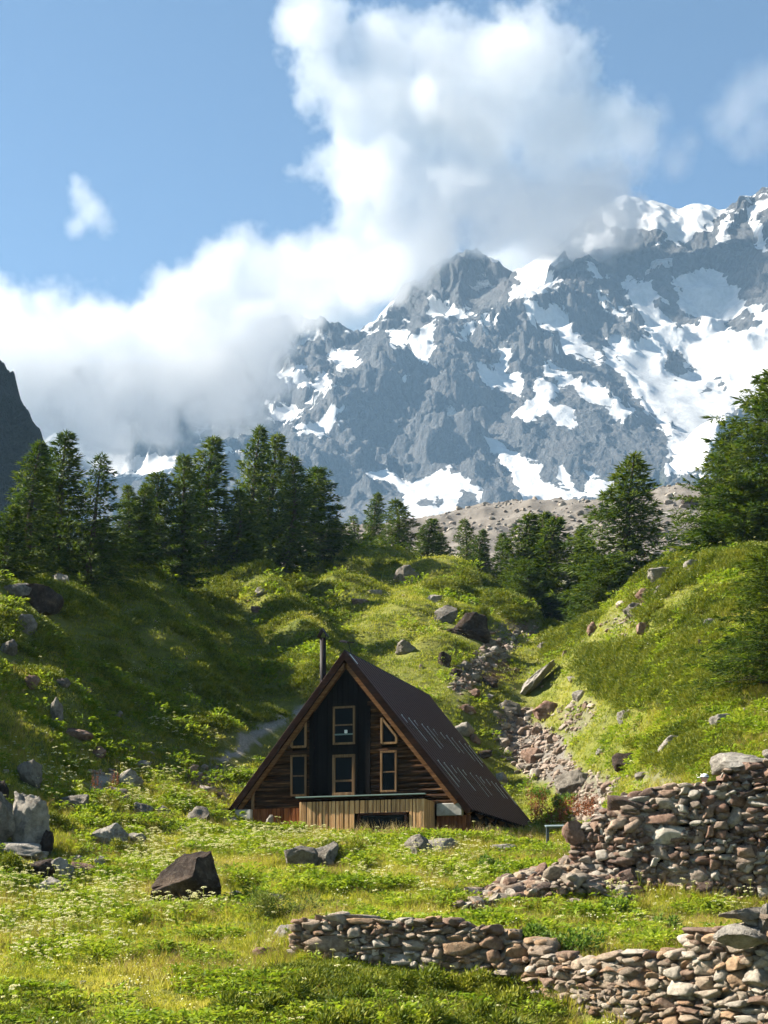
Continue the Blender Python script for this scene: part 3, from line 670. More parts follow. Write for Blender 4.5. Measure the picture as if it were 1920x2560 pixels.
# ================================================================== the A-frame hut
class MB:
    """collects boxes, bars and tubes into one mesh"""
    def __init__(s): s.bm = bmesh.new()
    def box(s, c, size, rot=None, bev=0.0, taper=None):
        r = bmesh.ops.create_cube(s.bm, size=1.0); vs = r["verts"]
        for v in vs:
            v.co = Vector((v.co.x * size[0], v.co.y * size[1], v.co.z * size[2]))
            if taper and v.co.z > 0: v.co.x *= taper; v.co.y *= taper
        if bev > 0:
            es = list({e for v in vs for e in v.link_edges})
            rr = bmesh.ops.bevel(s.bm, geom=es, offset=bev, segments=1, affect='EDGES', profile=0.5)
            vs = list({v for f in rr["faces"] for v in f.verts} | {v for v in vs if v.is_valid})
        M = Matrix.Translation(Vector(c)) @ (rot.to_matrix().to_4x4() if rot else Matrix.Identity(4))
        for v in vs: v.co = M @ v.co
        return s
    def beam(s, a, b, w, h, up=Vector((0, 0, 1)), bev=0.0):
        a = Vector(a); b = Vector(b); d = (b - a); ln = d.length; y = d.normalized()
        x = y.cross(up).normalized(); z = x.cross(y)
        R = Matrix((x, y, z)).transposed()
        return s.box((a + b) / 2, (w, ln, h), R.to_quaternion(), bev)
    def tube(s, a, b, r0, r1=None, n=10, cap=True):
        a = Vector(a); b = Vector(b); r1 = r0 if r1 is None else r1
        d = b - a; q = d.to_track_quat('Z', 'Y')
        r = bmesh.ops.create_cone(s.bm, cap_ends=cap, segments=n, radius1=r0, radius2=r1, depth=d.length)
        M = Matrix.Translation((a + b) / 2) @ q.to_matrix().to_4x4()
        for v in r["verts"]: v.co = M @ v.co
        return s
    def poly(s, pts, ext):
        """extrude a planar polygon by vector ext"""
        vs = [s.bm.verts.new(Vector(p)) for p in pts]; f = s.bm.faces.new(vs)
        r = bmesh.ops.extrude_face_region(s.bm, geom=[f])
        for v in r["geom"]:
            if isinstance(v, bmesh.types.BMVert): v.co += Vector(ext)
        bmesh.ops.recalc_face_normals(s.bm, faces=s.bm.faces)
        return s
    def build(s, name, mat, parent=None, smooth=False):
        me = bpy.data.meshes.new(name); s.bm.to_mesh(me); s.bm.free()
        if smooth:
            for p in me.polygons: p.use_smooth = True
        return link(name, me, mat, parent)

def wood_mat(name, dark, mid, light, axis='X', scale=1.0, rough=0.85):
    m, nt, out = new_mat(name)
    oc = N(nt, "ShaderNodeTexCoord").outputs["Object"]
    mp = N(nt, "ShaderNodeMapping"); s = [7.0 * scale] * 3; s["XYZ".index(axis)] = 0.5 * scale
    mp.inputs["Scale"].default_value = s; L(nt, oc, mp.inputs[0])
    a = noise(nt, mp.outputs[0], 2.0, 6, 0.65, 0.4); b = noise(nt, oc, 1.3, 4, 0.6)
    isl = N(nt, "ShaderNodeNewGeometry").outputs["Random Per Island"]
    c = ramp(nt, a.outputs[0], [(0.32, dark), (0.52, mid), (0.72, light)])
    c2 = mixc(nt, mathn(nt, 'MULTIPLY', b.outputs[0], 0.35), c.outputs[0], dark)
    c3 = mixc(nt, 1.0, c2, ramp(nt, isl, [(0, (0.55, 0.52, 0.5)), (0.5, (0.9, 0.88, 0.86)), (1, (1.15, 1.1, 1.05))]).outputs[0], 'MULTIPLY')
    principled(nt, out, c3, rough, 0.04, bump(nt, a.outputs[0], 0.6, 0.02))
    return m
m_log = wood_mat("weathered_log", (0.012, 0.006, 0.004), (0.06, 0.032, 0.017), (0.26, 0.14, 0.065), 'X')
m_slat = wood_mat("pale_slat_wood", (0.33, 0.18, 0.08), (0.56, 0.35, 0.18), (0.68, 0.48, 0.28), 'Z')
m_redslat = wood_mat("reddish_slat_wood", (0.07, 0.025, 0.012), (0.22, 0.085, 0.036), (0.36, 0.16, 0.07), 'Z')
m_fasc = wood_mat("brown_fascia", (0.007, 0.0035, 0.0025), (0.019, 0.009, 0.006), (0.045, 0.021, 0.012), 'X')
m_rake = wood_mat("orange_rake_wood", (0.09, 0.042, 0.018), (0.20, 0.10, 0.042), (0.33, 0.18, 0.08), 'X')
m_frame = wood_mat("window_frame_wood", (0.12, 0.07, 0.035), (0.25, 0.155, 0.08), (0.36, 0.24, 0.13), 'Z')
m_dark = wood_mat("black_stained_board", (0.004, 0.0033, 0.003), (0.0075, 0.0062, 0.0056), (0.014, 0.011, 0.009), 'Z', 0.6, 0.8)
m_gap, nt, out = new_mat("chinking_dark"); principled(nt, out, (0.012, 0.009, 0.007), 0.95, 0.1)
m_conc, nt, out = new_mat("concrete_block")
oc = N(nt, "ShaderNodeTexCoord").outputs["Object"]; a = noise(nt, oc, 3, 6, 0.65)
principled(nt, out, ramp(nt, a.outputs[0], [(0.3, (0.24, 0.225, 0.20)), (0.7, (0.46, 0.44, 0.40))]).outputs[0], 0.9, 0.2, bump(nt, a.outputs[0], 0.5, 0.03))
m_roof, nt, out = new_mat("brown_corrugated_metal")
oc = N(nt, "ShaderNodeTexCoord").outputs["Object"]; a = noise(nt, oc, 0.9, 6, 0.6); b = noise(nt, oc, 9, 4, 0.7)
c = mixc(nt, 0.5, ramp(nt, a.outputs[0], [(0.3, (0.008, 0.004, 0.0035)), (0.7, (0.016, 0.008, 0.0065))]).outputs[0], ramp(nt, b.outputs[0], [(0.4, (0.007, 0.0035, 0.003)), (0.8, (0.03, 0.015, 0.012))]).outputs[0])
c = mixc(nt, mathn(nt, 'MULTIPLY', attr(nt, 'crest').outputs['Fac'], 0.8), c, (0.15, 0.08, 0.066))  # sky sheen on the rib crests, painted in as a lighter colour
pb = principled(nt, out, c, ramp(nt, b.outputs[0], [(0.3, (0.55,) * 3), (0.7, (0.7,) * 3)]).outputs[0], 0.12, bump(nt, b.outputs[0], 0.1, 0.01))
m_glass, nt, out = new_mat("window_glass")
principled(nt, out, (0.003, 0.004, 0.0042), 0.12, 0.04)
m_metal, nt, out = new_mat("galvanised_steel"); pb = principled(nt, out, (0.6, 0.62, 0.6), 0.3, 0.5); pb.inputs["Metallic"].default_value = 0.6
m_flue, nt, out = new_mat("sooty_flue_pipe"); principled(nt, out, (0.008, 0.005, 0.0055), 0.6, 0.15)
m_teal, nt, out = new_mat("green_grey_rail_paint"); principled(nt, out, (0.13, 0.19, 0.17), 0.6, 0.3)
m_white, nt, out = new_mat("white_paint"); principled(nt, out, (0.7, 0.72, 0.68), 0.5, 0.3)

HUT_A = math.radians(17.9)
hut_c = P(861.5, 2033, 61.0)            # under the front apex, at eave height
HZ = hut_c.z
hut = empty("mountain_hut", (hut_c.x, hut_c.y, 0), -HUT_A)
tag(hut, "dark wooden A-frame mountain hut with a steep brown corrugated roof standing in the meadow", "hut")
HALF, RISE, LEN, OVER = 4.92, 6.10, 11.5, 0.32   # half width at the eaves, rise, roof length, front overhang
ez, az = HZ, HZ + RISE                            # eave height, apex height
sl_ang = math.atan2(RISE, HALF)
def roofx(z): return HALF * (az - z) / RISE
# --- roof: two corrugated sheets
def roof_sheet(sgn, drop):
    per = 0.46; n = int(LEN / (per / 10)) + 1
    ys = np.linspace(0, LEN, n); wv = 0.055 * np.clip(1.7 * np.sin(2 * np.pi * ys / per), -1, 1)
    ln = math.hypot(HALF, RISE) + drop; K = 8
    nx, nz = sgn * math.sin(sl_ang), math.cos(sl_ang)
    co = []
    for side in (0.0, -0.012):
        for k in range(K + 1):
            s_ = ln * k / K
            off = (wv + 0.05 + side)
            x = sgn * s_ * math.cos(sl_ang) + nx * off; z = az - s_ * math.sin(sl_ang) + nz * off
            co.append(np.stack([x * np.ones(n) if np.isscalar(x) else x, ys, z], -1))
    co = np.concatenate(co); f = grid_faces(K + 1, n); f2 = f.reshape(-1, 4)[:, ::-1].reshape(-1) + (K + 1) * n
    crest_sheen = np.tile(np.clip(wv / 0.055, 0, 1) ** 2, 2 * (K + 1))  # mask of the painted sheen, strongest on the rib tops
    me = fast_mesh("roof", co, np.concatenate([f, f2]), 4, True, {"crest": crest_sheen})
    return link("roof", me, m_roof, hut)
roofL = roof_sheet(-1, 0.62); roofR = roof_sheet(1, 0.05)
tag(roofL, "left roof slope"); tag(roofR, "right roof slope with snow guards")
# roof boards beneath the sheets
def slope_pt(sgn, s_, y, off=0.0):
    return Vector((sgn * (s_ * math.cos(sl_ang) + math.sin(sl_ang) * off), y, az - s_ * math.sin(sl_ang) + math.cos(sl_ang) * off))
LN = math.hypot(HALF, RISE)
for sgn, ex in ((-1, 0.5), (1, 0.0)):
    b = MB()
    a0 = slope_pt(sgn, 0.02, 0.02); a1 = slope_pt(sgn, LN + ex, 0.02)
    b.poly([slope_pt(sgn, 0.0, 0.03, -0.01), slope_pt(sgn, LN + ex, 0.03, -0.01), slope_pt(sgn, LN + ex, 0.03, -0.07), slope_pt(sgn, 0.06, 0.03, -0.07)], (0, LEN - 0.06, 0))
    b.build("roof_boards", m_fasc, hut)
ridge = MB().poly([(-0.16, -0.03, az - 0.10), (0, -0.03, az + 0.14), (0.16, -0.03, az - 0.10), (0.13, -0.03, az - 0.10), (0, -0.03, az + 0.115), (-0.13, -0.03, az - 0.10)], (0, LEN + 0.06, 0)).build("ridge_cap", m_roof, hut)
# rake boards and the inner barge rafters
for sgn, ex in ((-1, 0.62), (1, 0.05)):
    b = MB(); b.poly([slope_pt(sgn, -0.10, -0.035, 0.07), slope_pt(sgn, LN + ex, -0.035, 0.07), slope_pt(sgn, LN + ex, -0.035, -0.17), slope_pt(sgn, 0.14, -0.035, -0.17)], (0, 0.055, 0))
    b.build("rake_board", m_fasc, hut)
    b = MB(); b.poly([slope_pt(sgn, 0.30, 0.05, -0.18), slope_pt(sgn, LN * 0.93, 0.05, -0.18), slope_pt(sgn, LN * 0.93, 0.05, -0.33), slope_pt(sgn, 0.50, 0.05, -0.33)], (0, 0.10, 0))
    o = b.build("barge_rafter", m_rake, hut)
    b = MB()
    for y in (0.45, 0.72):
        b.poly([slope_pt(sgn, 0.30, y, -0.08), slope_pt(sgn, LN * 0.97, y, -0.08), slope_pt(sgn, LN * 0.97, y, -0.24), slope_pt(sgn, 0.40, y, -0.24)], (0, 0.09, 0))
    b.build("overhang_rafters", m_rake, hut)
# right eave: rafter feet showing below the sheets, and their struts
for k in range(7):
    y = 0.5 + k * (LEN - 1.0) / 6
    b = MB(); b.beam(slope_pt(1, LN - 1.2, y, -0.17), slope_pt(1, LN + 0.02, y, -0.17), 0.10, 0.18)
    b.build("rafter", m_rake, hut)
    b = MB(); b.beam(slope_pt(1, LN - 0.35, y, -0.3), Vector((HALF - 0.62, y, ez - 0.95)), 0.09, 0.09)
    b.beam(slope_pt(1, LN - 0.05, y + 0.1, -0.2), Vector((HALF + 0.32, y + 0.1, ez - 0.95)), 0.07, 0.07)
    b.build("eave_strut", m_fasc, hut)
# snow guards: two rows of short galvanised strips
sg_parent = roofR
for row_s, n0, ys in ((3.05, 12, (0.75, 10.9)), (5.35, 12, (0.95, 10.9))):
    for k in range(n0):
        y = ys[0] + (ys[1] - ys[0]) * k / (n0 - 1)
        y += [0, .12, -.1, .05, .2, -.15, .1, 0, -.05, .16, -.1, 0][(k * 7 + int(row_s * 2)) % 12]
        ln = [1.15, 0.28, 0.95, 0.4, 0.35, 1.35, 1.3, 0.9, 1.2, 0.35, 1.0, 1.1][(k * 5 + int(row_s)) % 12]
        b = MB()
        b.beam(slope_pt(1, row_s, y, 0.105), slope_pt(1, row_s + ln, y + .05 * math.sin(k * 2.3), 0.105), 0.028, 0.016, up=Vector((math.sin(sl_ang), 0, math.cos(sl_ang))))
        b.box(slope_pt(1, row_s + .03, y, 0.115), (0.045, 0.06, 0.035), Euler((0, sl_ang, 0)).to_quaternion(), 0.008)
        b.build("snow_guard", m_metal, sg_parent)
    b = MB(); b.beam(slope_pt(1, row_s + 0.62, 0.5, 0.10), slope_pt(1, row_s + 0.62, LEN - 0.3, 0.10), 0.02, 0.02); b.build("snow_rail", m_flue, sg_parent)

sc_ = 1 / 65.6
def fz(zoomy): return HZ + (2033 - (1550 + zoomy / 1.843)) * sc_ * 1.012
def fx(zoomx, y=OVER): return (((500 + zoomx / 1.843) - 861.5) * (61 + y * .95) / F - y * 0.307) / 0.951
# --- gable wall (recessed by the overhang): round logs between posts, dark centre bay
fy = OVER
fz0 = ez + 0.02                       # floor level of the logs
def wall_half(z): return roofx(z) - 0.10
gap = MB().poly([(-wall_half(fz0), fy + 0.16, fz0), (wall_half(fz0), fy + 0.16, fz0), (0.02, fy + 0.16, az - 0.22), (-0.02, fy + 0.16, az - 0.22)], (0, 0.1, 0)).build("gable_wall", m_gap, hut)
# log courses, interrupted by windows (window x ranges in metres)
WL, WR = (-2.62, -1.42), (1.62, 2.80)
LOGS = {-1: MB(), 1: MB()}
rnd = random.Random(3)
z = fz0 + 0.11; kcourse = 0
while z < az - 1.9:
    r = 0.115 + rnd.uniform(-0.012, 0.012)
    hw = wall_half(z + 0.1) - 0.05
    for sgn in (-1, 1):
        x0, x1 = (-fx(520) if sgn < 0 else fx(770)), hw
        wx = (-fx(489), -fx(414)) if sgn < 0 else (fx(833), fx(908))
        segs = [(x0, x1)]
        if fz(805) < z < fz(500) and not fz(606) < z < fz(582):
            segs = [(x0, min(wx[0], x1)), (wx[1], x1)]
        for a_, b_ in segs:
            if b_ - a_ < 0.12: continue
            # split logs of uneven bulge
            c0 = Vector((sgn * a_, fy + 0.10 + rnd.uniform(-.02, .03), z)); c1 = Vector((sgn * b_, fy + 0.10 + rnd.uniform(-.02, .03), z + rnd.uniform(-.015, .015)))
            LOGS[sgn].tube(c0, c1, r, r * rnd.uniform(0.8, 1.05), 9)
    z += 0.225; kcourse += 1
for sgn in (-1, 1): LOGS[sgn].build("log_wall", m_log, hut)
# dark centre bay of vertical boards
bay = MB()
xb = np.linspace(fx(512), fx(776), 12)
for i in range(11):
    xa, xc = xb[i] + 0.006, xb[i + 1] - 0.006
    def top(x): return az - 0.5 - abs(x) * RISE / HALF
    fo = fy + (0.03 if 2 <= i <= 8 else 0.075)
    bay.poly([(xa, fo, fz0 - 0.02), (xc, fo, fz0 - 0.02), (xc, fo, top(xc)), (xa, fo, top(xa))], (0, 0.05, 0))
bay.build("centre_panel", m_dark, hut)
for sx in (fx(512), fx(776)):
    MB().box((sx, fy - 0.0, (fz0 + az - 2.0) / 2), (0.16, 0.14, az - 2.0 - fz0)).build("post", m_dark, hut)
MB().box((fx(233), fy - 0.02, ez + 0.42), (0.10, 0.16, 1.1), None, 0.015).build("corner_post", m_frame, hut)
def rect_window(name, x0, x1, z0, z1, ybase, bars=(), fr=0.085, label=None, mat=m_frame):
    b = MB(); d = 0.09
    b.box(((x0 + x1) / 2, ybase, z0 + fr / 2), (x1 - x0, d, fr), None, 0.008); b.box(((x0 + x1) / 2, ybase, z1 - fr / 2), (x1 - x0, d, fr), None, 0.008)
    for x in (x0 + fr / 2, x1 - fr / 2): b.box((x, ybase, (z0 + z1) / 2), (fr, d - 0.008, z1 - z0 - 2 * fr), None, 0.008)
    for t in bars: b.box(((x0 + x1) / 2, ybase + 0.01, z0 + (z1 - z0) * t), (x1 - x0 - 2 * fr, d - 0.03, fr * 0.7), None, 0.006)
    o = b.build(name, mat, hut); tag(o, label)
    MB().box(((x0 + x1) / 2, ybase + 0.03, (z0 + z1) / 2), (x1 - x0 - 2 * fr + 0.02, 0.012, z1 - z0 - 2 * fr + 0.02)).build("pane", m_glass, o)
    return o
wy_ = fy - 0.06
w1 = rect_window("window", fx(612), fx(714), fz(572), fz(397), fy - 0.02, (0.51,), 0.075, "upper centre window with a pale ledge behind the glass")
MB().box(((fx(612) + fx(714)) / 2, fy - 0.045, fz(526)), (fx(714) - fx(612) - 0.16, 0.05, 0.05)).build("ledge", m_teal, w1)
MB().box((fx(673), fy - 0.045, fz(514)), (0.12, 0.04, 0.13), None, 0.01).build("notice", m_white, w1)
dr = rect_window("balcony_door", fx(610), fx(714), fz(806), fz(618), fy - 0.02, (0.36,), 0.11, "half-glazed balcony door")
rect_window("window", fx(414), fx(489), fz(803), fz(612), wy_, (0.49,), 0.075, "left tall window")
rect_window("window", fx(833), fx(908), fz(798), fz(610), wy_, (0.49,), 0.075, "right tall window")
def tri_window(xin, xout, zb, zt, zo, label):
    s = 1 if xout > xin else -1
    pts = [(xin, zb), (xout, zb), (xout, zo), (xin, zt)]
    b = MB(); fr = 0.08; y0 = wy_ - 0.045
    for i in range(4):
        a_ = Vector((pts[i][0], wy_ - 0.004 * i, pts[i][1])); c_ = Vector((pts[(i + 1) % 4][0], wy_ - 0.004 * i, pts[(i + 1) % 4][1]))
        b.beam(a_, c_, fr, 0.09, up=Vector((0, 1, 0)))
    o = b.build("window", m_frame, hut); tag(o, label)
    MB().poly([(p[0], wy_ + 0.03, p[1]) for p in pts], (0, 0.012, 0)).build("pane", m_glass, o)
tri_window(fx(486), fx(420), fz(575), fz(460), fz(548), "left slanted upper window")
tri_window(fx(839), fx(906), fz(575), fz(460), fz(548), "right slanted upper window")
# --- basement: slats left, porch box in the middle, concrete ends
bz = ez - 0.72
pz0, pz1 = bz - 0.05, ez + 0.36
pdep = 1.45
px0, px1 = fx(458, fy - pdep), fx(1030, fy - pdep)
py0_ = fy - pdep
slat = MB(); rnd = random.Random(8)
x = px0
ox0, ox1, oz = fx(740, py0_), fx(950, py0_), fz(912)
while x < px1 - 0.03:
    w_ = rnd.uniform(0.09, 0.21); w_ = min(w_, px1 - x)
    z0 = pz0 if not (x + w_ > ox0 and x < ox1) else oz + 0.06
    slat.box((x + w_ / 2, py0_ + rnd.uniform(-.012, .012), (z0 + pz1) / 2), (w_ * rnd.uniform(0.78, 0.95), 0.05, pz1 - z0), None, 0.012)
    x += w_ + 0.008
porch = slat.build("porch_cladding", m_slat, hut); tag(porch, "pale upright slats round the porch")
MB().box((px1 - 0.06, py0_ + 0.04, (pz0 + pz1) / 2), (0.2, 0.14, pz1 - pz0), None, 0.02).build("porch_corner_board", m_slat, hut)
sd = MB(); y = py0_ + 0.12
while y < fy - 0.02:
    sd.box((px1 + rnd.uniform(-.008, .008), y, (pz0 + pz1) / 2), (0.05, 0.062, pz1 - pz0), None, 0.01); y += 0.078
sd.build("porch_side_cladding", m_slat, hut)
sd = MB(); y = py0_ + 0.12
while y < fy - 0.02:
    sd.box((px0 + 0.03, y, (pz0 + pz1) / 2), (0.05, 0.062, pz1 - pz0), None, 0.01); y += 0.078
sd.build("porch_side_cladding", m_slat, hut)
MB().box(((px0 + px1) / 2, py0_ + 0.25, (pz0 + pz1) / 2), (px1 - px0 - 0.16, 0.3, pz1 - pz0 - 0.1)).build("porch_core", m_gap, hut)
MB().box(((px0 + px1) / 2 + 0.02, (py0_ + fy) / 2 - 0.05, pz1 + 0.10), (px1 - px0 + 0.1, pdep + 0.05, 0.09), None, 0.01).build("balcony_deck", m_fasc, hut)
MB().box(((px0 + px1) / 2, py0_ - 0.06, pz1 + 0.17), (px1 - px0 + 0.2, 0.16, 0.045), None, 0.008).build("balcony_flashing", m_teal, hut)
MB().box(((ox0 + ox1) / 2, py0_ + 0.0, oz + 0.02), (ox1 - ox0 + 0.1, 0.12, 0.10), None, 0.01).box((ox0 - 0.02, py0_, (pz0 + oz) / 2 - .02), (0.11, 0.115, oz - pz0), None, 0.01).box((ox1 + 0.02, py0_, (pz0 + oz) / 2 - .02), (0.11, 0.115, oz - pz0), None, 0.01).build("basement_window", m_fasc, hut)
MB().box(((ox0 + ox1) / 2, py0_ + 0.06, (pz0 + oz) / 2), (ox1 - ox0 - 0.06, 0.02, oz - pz0 - 0.04)).build("basement_pane", m_glass, hut)
rs = MB(); x = fx(236)
while x < px0 - 0.02:
    w_ = rnd.uniform(0.12, 0.2)
    rs.box((x + w_ / 2, fy - 0.12 + rnd.uniform(-.01, .01), (pz0 + pz1 - 0.02) / 2 - .03), (w_ * 0.9, 0.05, pz1 - pz0 - 0.1), None, 0.012); x += w_ + 0.006
o = rs.build("basement_cladding", m_redslat, hut); tag(o, "reddish upright boards left of the porch")
MB().box((-2.2, fy + 0.12, (pz0 + pz1) / 2 - .05), (4.4, 0.25, pz1 - pz0 - 0.2)).build("basement_wall", m_gap, hut)
MB().box((fx(197), fy - 0.06, ez + 0.02), (0.66, 0.5, 0.46), None, 0.02).build("concrete_block", m_conc, hut)
MB().box((fx(200), fy + 0.1, ez - 0.6), (0.6, 0.4, 0.82), None, 0.01).build("basement_wall", m_redslat, hut)
MB().box((fx(1147), fy - 0.06, ez + 0.05), (0.98, 0.3, 0.46), None, 0.02).build("concrete_block", m_conc, hut)
rs = MB(); x = px1 + 0.1
while x < HALF - 0.1:
    rs.box((x + 0.08, fy - 0.02, ez - 0.55), (0.15, 0.05, 0.78), None, 0.01); x += 0.165
rs.build("basement_cladding", m_redslat, hut)
# back gable and floor so that the hut is closed
MB().poly([(-HALF + .1, LEN - 0.3, ez - 1), (HALF - .1, LEN - 0.3, ez - 1), (HALF - .1, LEN - 0.3, ez), (0, LEN - 0.3, az - 0.2), (-HALF + .1, LEN - 0.3, ez)], (0, 0.1, 0)).build("rear_gable_wall", m_fasc, hut)
MB().box((HALF - 0.95, LEN / 2, ez - 0.5), (0.2, LEN - 1.6, 1.0)).build("side_wall", m_gap, hut)
# --- stove pipe on the left slope with a pitched cowl
cy_ = 2.0; cx_ = -1.61
zt = az + 1.04
# place pipe so that it is seen just left of the ridge
chim = MB(); chim.tube((cx_, cy_, az - abs(cx_) * RISE / HALF - 0.1), (cx_, cy_, zt), 0.125, None, 16)
fl = chim.build("stove_pipe", m_flue, hut, True)
cw = MB()
for sgn in (-1, 1):
    cw.poly([(cx_, cy_ - 0.15, zt + 0.38), (cx_ + sgn * 0.21, cy_ - 0.15, zt + 0.03), (cx_ + sgn * 0.185, cy_ - 0.15, zt + 0.03), (cx_, cy_ - 0.15, zt + 0.34)], (0, 0.3, 0))
for sgn in (-1, 1):
    cw.box((cx_ + sgn * 0.105, cy_, zt + 0.1), (0.025, 0.025, 0.24))
cw.build("pipe_cowl", m_flue, fl)
# small aerial above the ridge
ae = MB(); ae.tube((0.1, 0.5, az + 0.05), (-0.02, 0.5, az + 0.5), 0.014, None, 6); ae.box((-0.10, 0.5, az + 0.52), (0.62, 0.05, 0.035), Euler((0, 0.12, 0)).to_quaternion())
ae.box((-0.22, 0.5, az + 0.55), (0.3, 0.16, 0.02), Euler((0.6, 0.2, 0)).to_quaternion())
ae.build("aerial", m_flue, hut)
MB().beam(slope_pt(1, 0.12, 0.12, 0.12), slope_pt(1, 0.62, 0.12, 0.12), 0.05, 0.02).build("ridge_clip", m_metal, hut)
# ================================================================== stones
def ico(sub):
    bm = bmesh.new(); bmesh.ops.create_icosphere(bm, subdivisions=sub, radius=1.0)
    co = np.array([v.co[:] for v in bm.verts]); f = np.array([[v.index for v in p.verts] for p in bm.faces]); bm.free()
    return co, f
ICO = {k: ico(k) for k in (2, 3, 4, 5)}
def n3(p, s, seed, oct=3):
    return (fbm(p[:, 0] * s + 3.1, p[:, 1] * s, oct, seed) + fbm(p[:, 1] * s, p[:, 2] * s + 7.7, oct, seed + 2) + fbm(p[:, 2] * s + 1.3, p[:, 0] * s, oct, seed + 4)) / 1.8
def stone_shape(seed, sub=3, cuts=12, rough=0.05, lo=0.62, hi=0.9, boxy=0.0):
    """a broken stone: a ball cut by many random planes, edges chipped by noise"""
    r = np.random.default_rng(seed)
    co, f = ICO[sub]; p = co.copy()
    if boxy > 0:
        m = np.abs(p).max(1, keepdims=True); p = p * (1 - boxy) + p / m * boxy * 0.82
    sk = np.eye(3) + r.normal(size=(3, 3)) * 0.16; p = p @ sk
    ns_ = r.normal(size=(cuts + 6, 3)); ns_ /= np.linalg.norm(ns_, axis=1, keepdims=True)
    dd = n3(p, 2.2, seed % 40, 2) * min(0.05, rough * .5)
    for n in ns_:
        o = r.uniform(lo - .12, hi - .1); d = p @ n - o + dd
        p = p - np.where(d > 0, d, 0)[:, None] * n[None]
    d = n3(p, 3.0, seed % 50 + 9, 4) * rough * 0.75
    st_ = np.abs(((p @ r.normal(size=3) * 1.9 + d * 4) % 1.0) - .5) - .25
    p = p * (1 + d[:, None] + (st_ * rough * 0.5)[:, None])
    mn, mx = p.min(0), p.max(0)
    return (p - (mn + mx) / 2) / ((mx - mn) / 2), f
LIB = [stone_shape(100 + i, 3, 5, 0.03, 0.60, 0.97, 0.97) for i in range(30)]

def rock_material(name, cols, lichen=0.25, bscale=1.0, tint=False):
    m, nt, out = new_mat(name)
    oc = N(nt, "ShaderNodeTexCoord").outputs["Object"]
    rnd_ = N(nt, "ShaderNodeObjectInfo").outputs["Random"]
    off = N(nt, "ShaderNodeVectorMath", operation='ADD'); L(nt, oc, off.inputs[0])
    cmb = N(nt, "ShaderNodeCombineXYZ"); L(nt, mathn(nt, 'MULTIPLY', rnd_, 91.0), cmb.inputs[0]); L(nt, mathn(nt, 'MULTIPLY', rnd_, 37.0), cmb.inputs[2]); L(nt, cmb.outputs[0], off.inputs[1])
    v = off.outputs[0]
    a = noise(nt, v, 1.6 * bscale, 6, 0.65, 0.5); b = noise(nt, v, 7 * bscale, 6, 0.7); c = noise(nt, v, 28 * bscale, 3, 0.7)
    base = ramp(nt, a.outputs[0], [(0.3, cols[0]), (0.5, cols[1]), (0.7, cols[2])]).outputs[0]
    if tint:
        base = mixc(nt, 0.85, base, attr(nt, "tint").outputs["Color"], 'MIX')
        base = mixc(nt, 1.0, base, ramp(nt, a.outputs[0], [(0.3, (0.75,) * 3), (0.7, (1.2,) * 3)]).outputs[0], 'MULTIPLY')
    base = mixc(nt, 1.0, base, ramp(nt, b.outputs[0], [(0.3, (0.55, 0.54, 0.53)), (0.55, (1.0, 1.0, 1.0)), (0.75, (1.25, 1.22, 1.18))]).outputs[0], 'MULTIPLY')
    base = mixc(nt, mathn(nt, 'MULTIPLY', ramp(nt, b.outputs[0], [(0.56, (0,) * 3), (0.64, (1,) * 3)]).outputs[0], lichen), base, (0.30, 0.30, 0.23))
    h = mathn(nt, 'ADD', mathn(nt, 'MULTIPLY', b.outputs[0], 0.7), mathn(nt, 'MULTIPLY', c.outputs[0], 0.35))
    principled(nt, out, base, 0.92, 0.15, bump(nt, h, 1.0, 0.12 / bscale))
    return m
m_rock = rock_material("grey_gneiss", ((0.09, 0.077, 0.064), (0.19, 0.168, 0.14), (0.28, 0.25, 0.21)))
m_rockp = rock_material("pale_gneiss", ((0.16, 0.142, 0.12), (0.29, 0.262, 0.225), (0.39, 0.36, 0.32)), 0.3)
m_rockd = rock_material("dark_weathered_rock", ((0.02, 0.014, 0.011), (0.05, 0.035, 0.027), (0.12, 0.085, 0.062)), 0.12)
m_rockr = rock_material("reddish_rock", ((0.12, 0.066, 0.046), (0.21, 0.13, 0.095), (0.29, 0.205, 0.155)), 0.15)
m_wall = rock_material("wall_stone", ((0.18, 0.15, 0.13), (0.28, 0.25, 0.21), (0.4, 0.36, 0.31)), 0.3, 1.6, True)
RM = dict(g=m_rock, p=m_rockp, d=m_rockd, r=m_rockr)

FOOT = []
def boulder(px, pyb, w, h, label, mat='g', depth=1.0, seed=0, cuts=12, rot=0.0, tilt=0.0, group=None, name="boulder", sub=4, sink=0.18, lo=0.6, loc=None, boxy=0.4, rough=0.13, taper=0.0):
    g_ = loc or hit(px, pyb)
    if g_ is None: print("no hit", label); return
    Y = g_.y; k = Y / F
    W, H = w * k, h * k
    p, f = stone_shape(int(px * 7 + pyb * 3 + seed * 131) % 100000, sub, cuts, rough, lo, 0.88, boxy)
    p = p.copy()
    if taper: p[:, :2] *= (1 - taper * (p[:, 2:3] + 1) / 2); p[:, 0] += .12 * taper * (p[:, 2] + 1)
    p[:, 0] *= W / 2; p[:, 1] *= W / 2 * depth; p[:, 2] *= H / 2 * (1 + sink)
    if tilt:
        c_, s_ = math.cos(tilt), math.sin(tilt); x, z = p[:, 0].copy(), p[:, 2].copy()
        p[:, 0] = x * c_ + z * s_; p[:, 2] = -x * s_ + z * c_
    me = fast_mesh(name, p, f, 3, True)
    me.materials.append(RM[mat])
    o = bpy.data.objects.new(name, me); COL.objects.link(o)
    FOOT.append((g_.x, g_.y + W * 0.25 * depth, W * .46, W * .46 * depth))
    o.location = (g_.x, g_.y + W * 0.25 * depth, g_.z + H / 2 * (1 - sink)); o.rotation_euler = (0, 0, rot)
    tag(o, label, "boulder" if W > 0.9 else "rock", group)
    return o
B = boulder
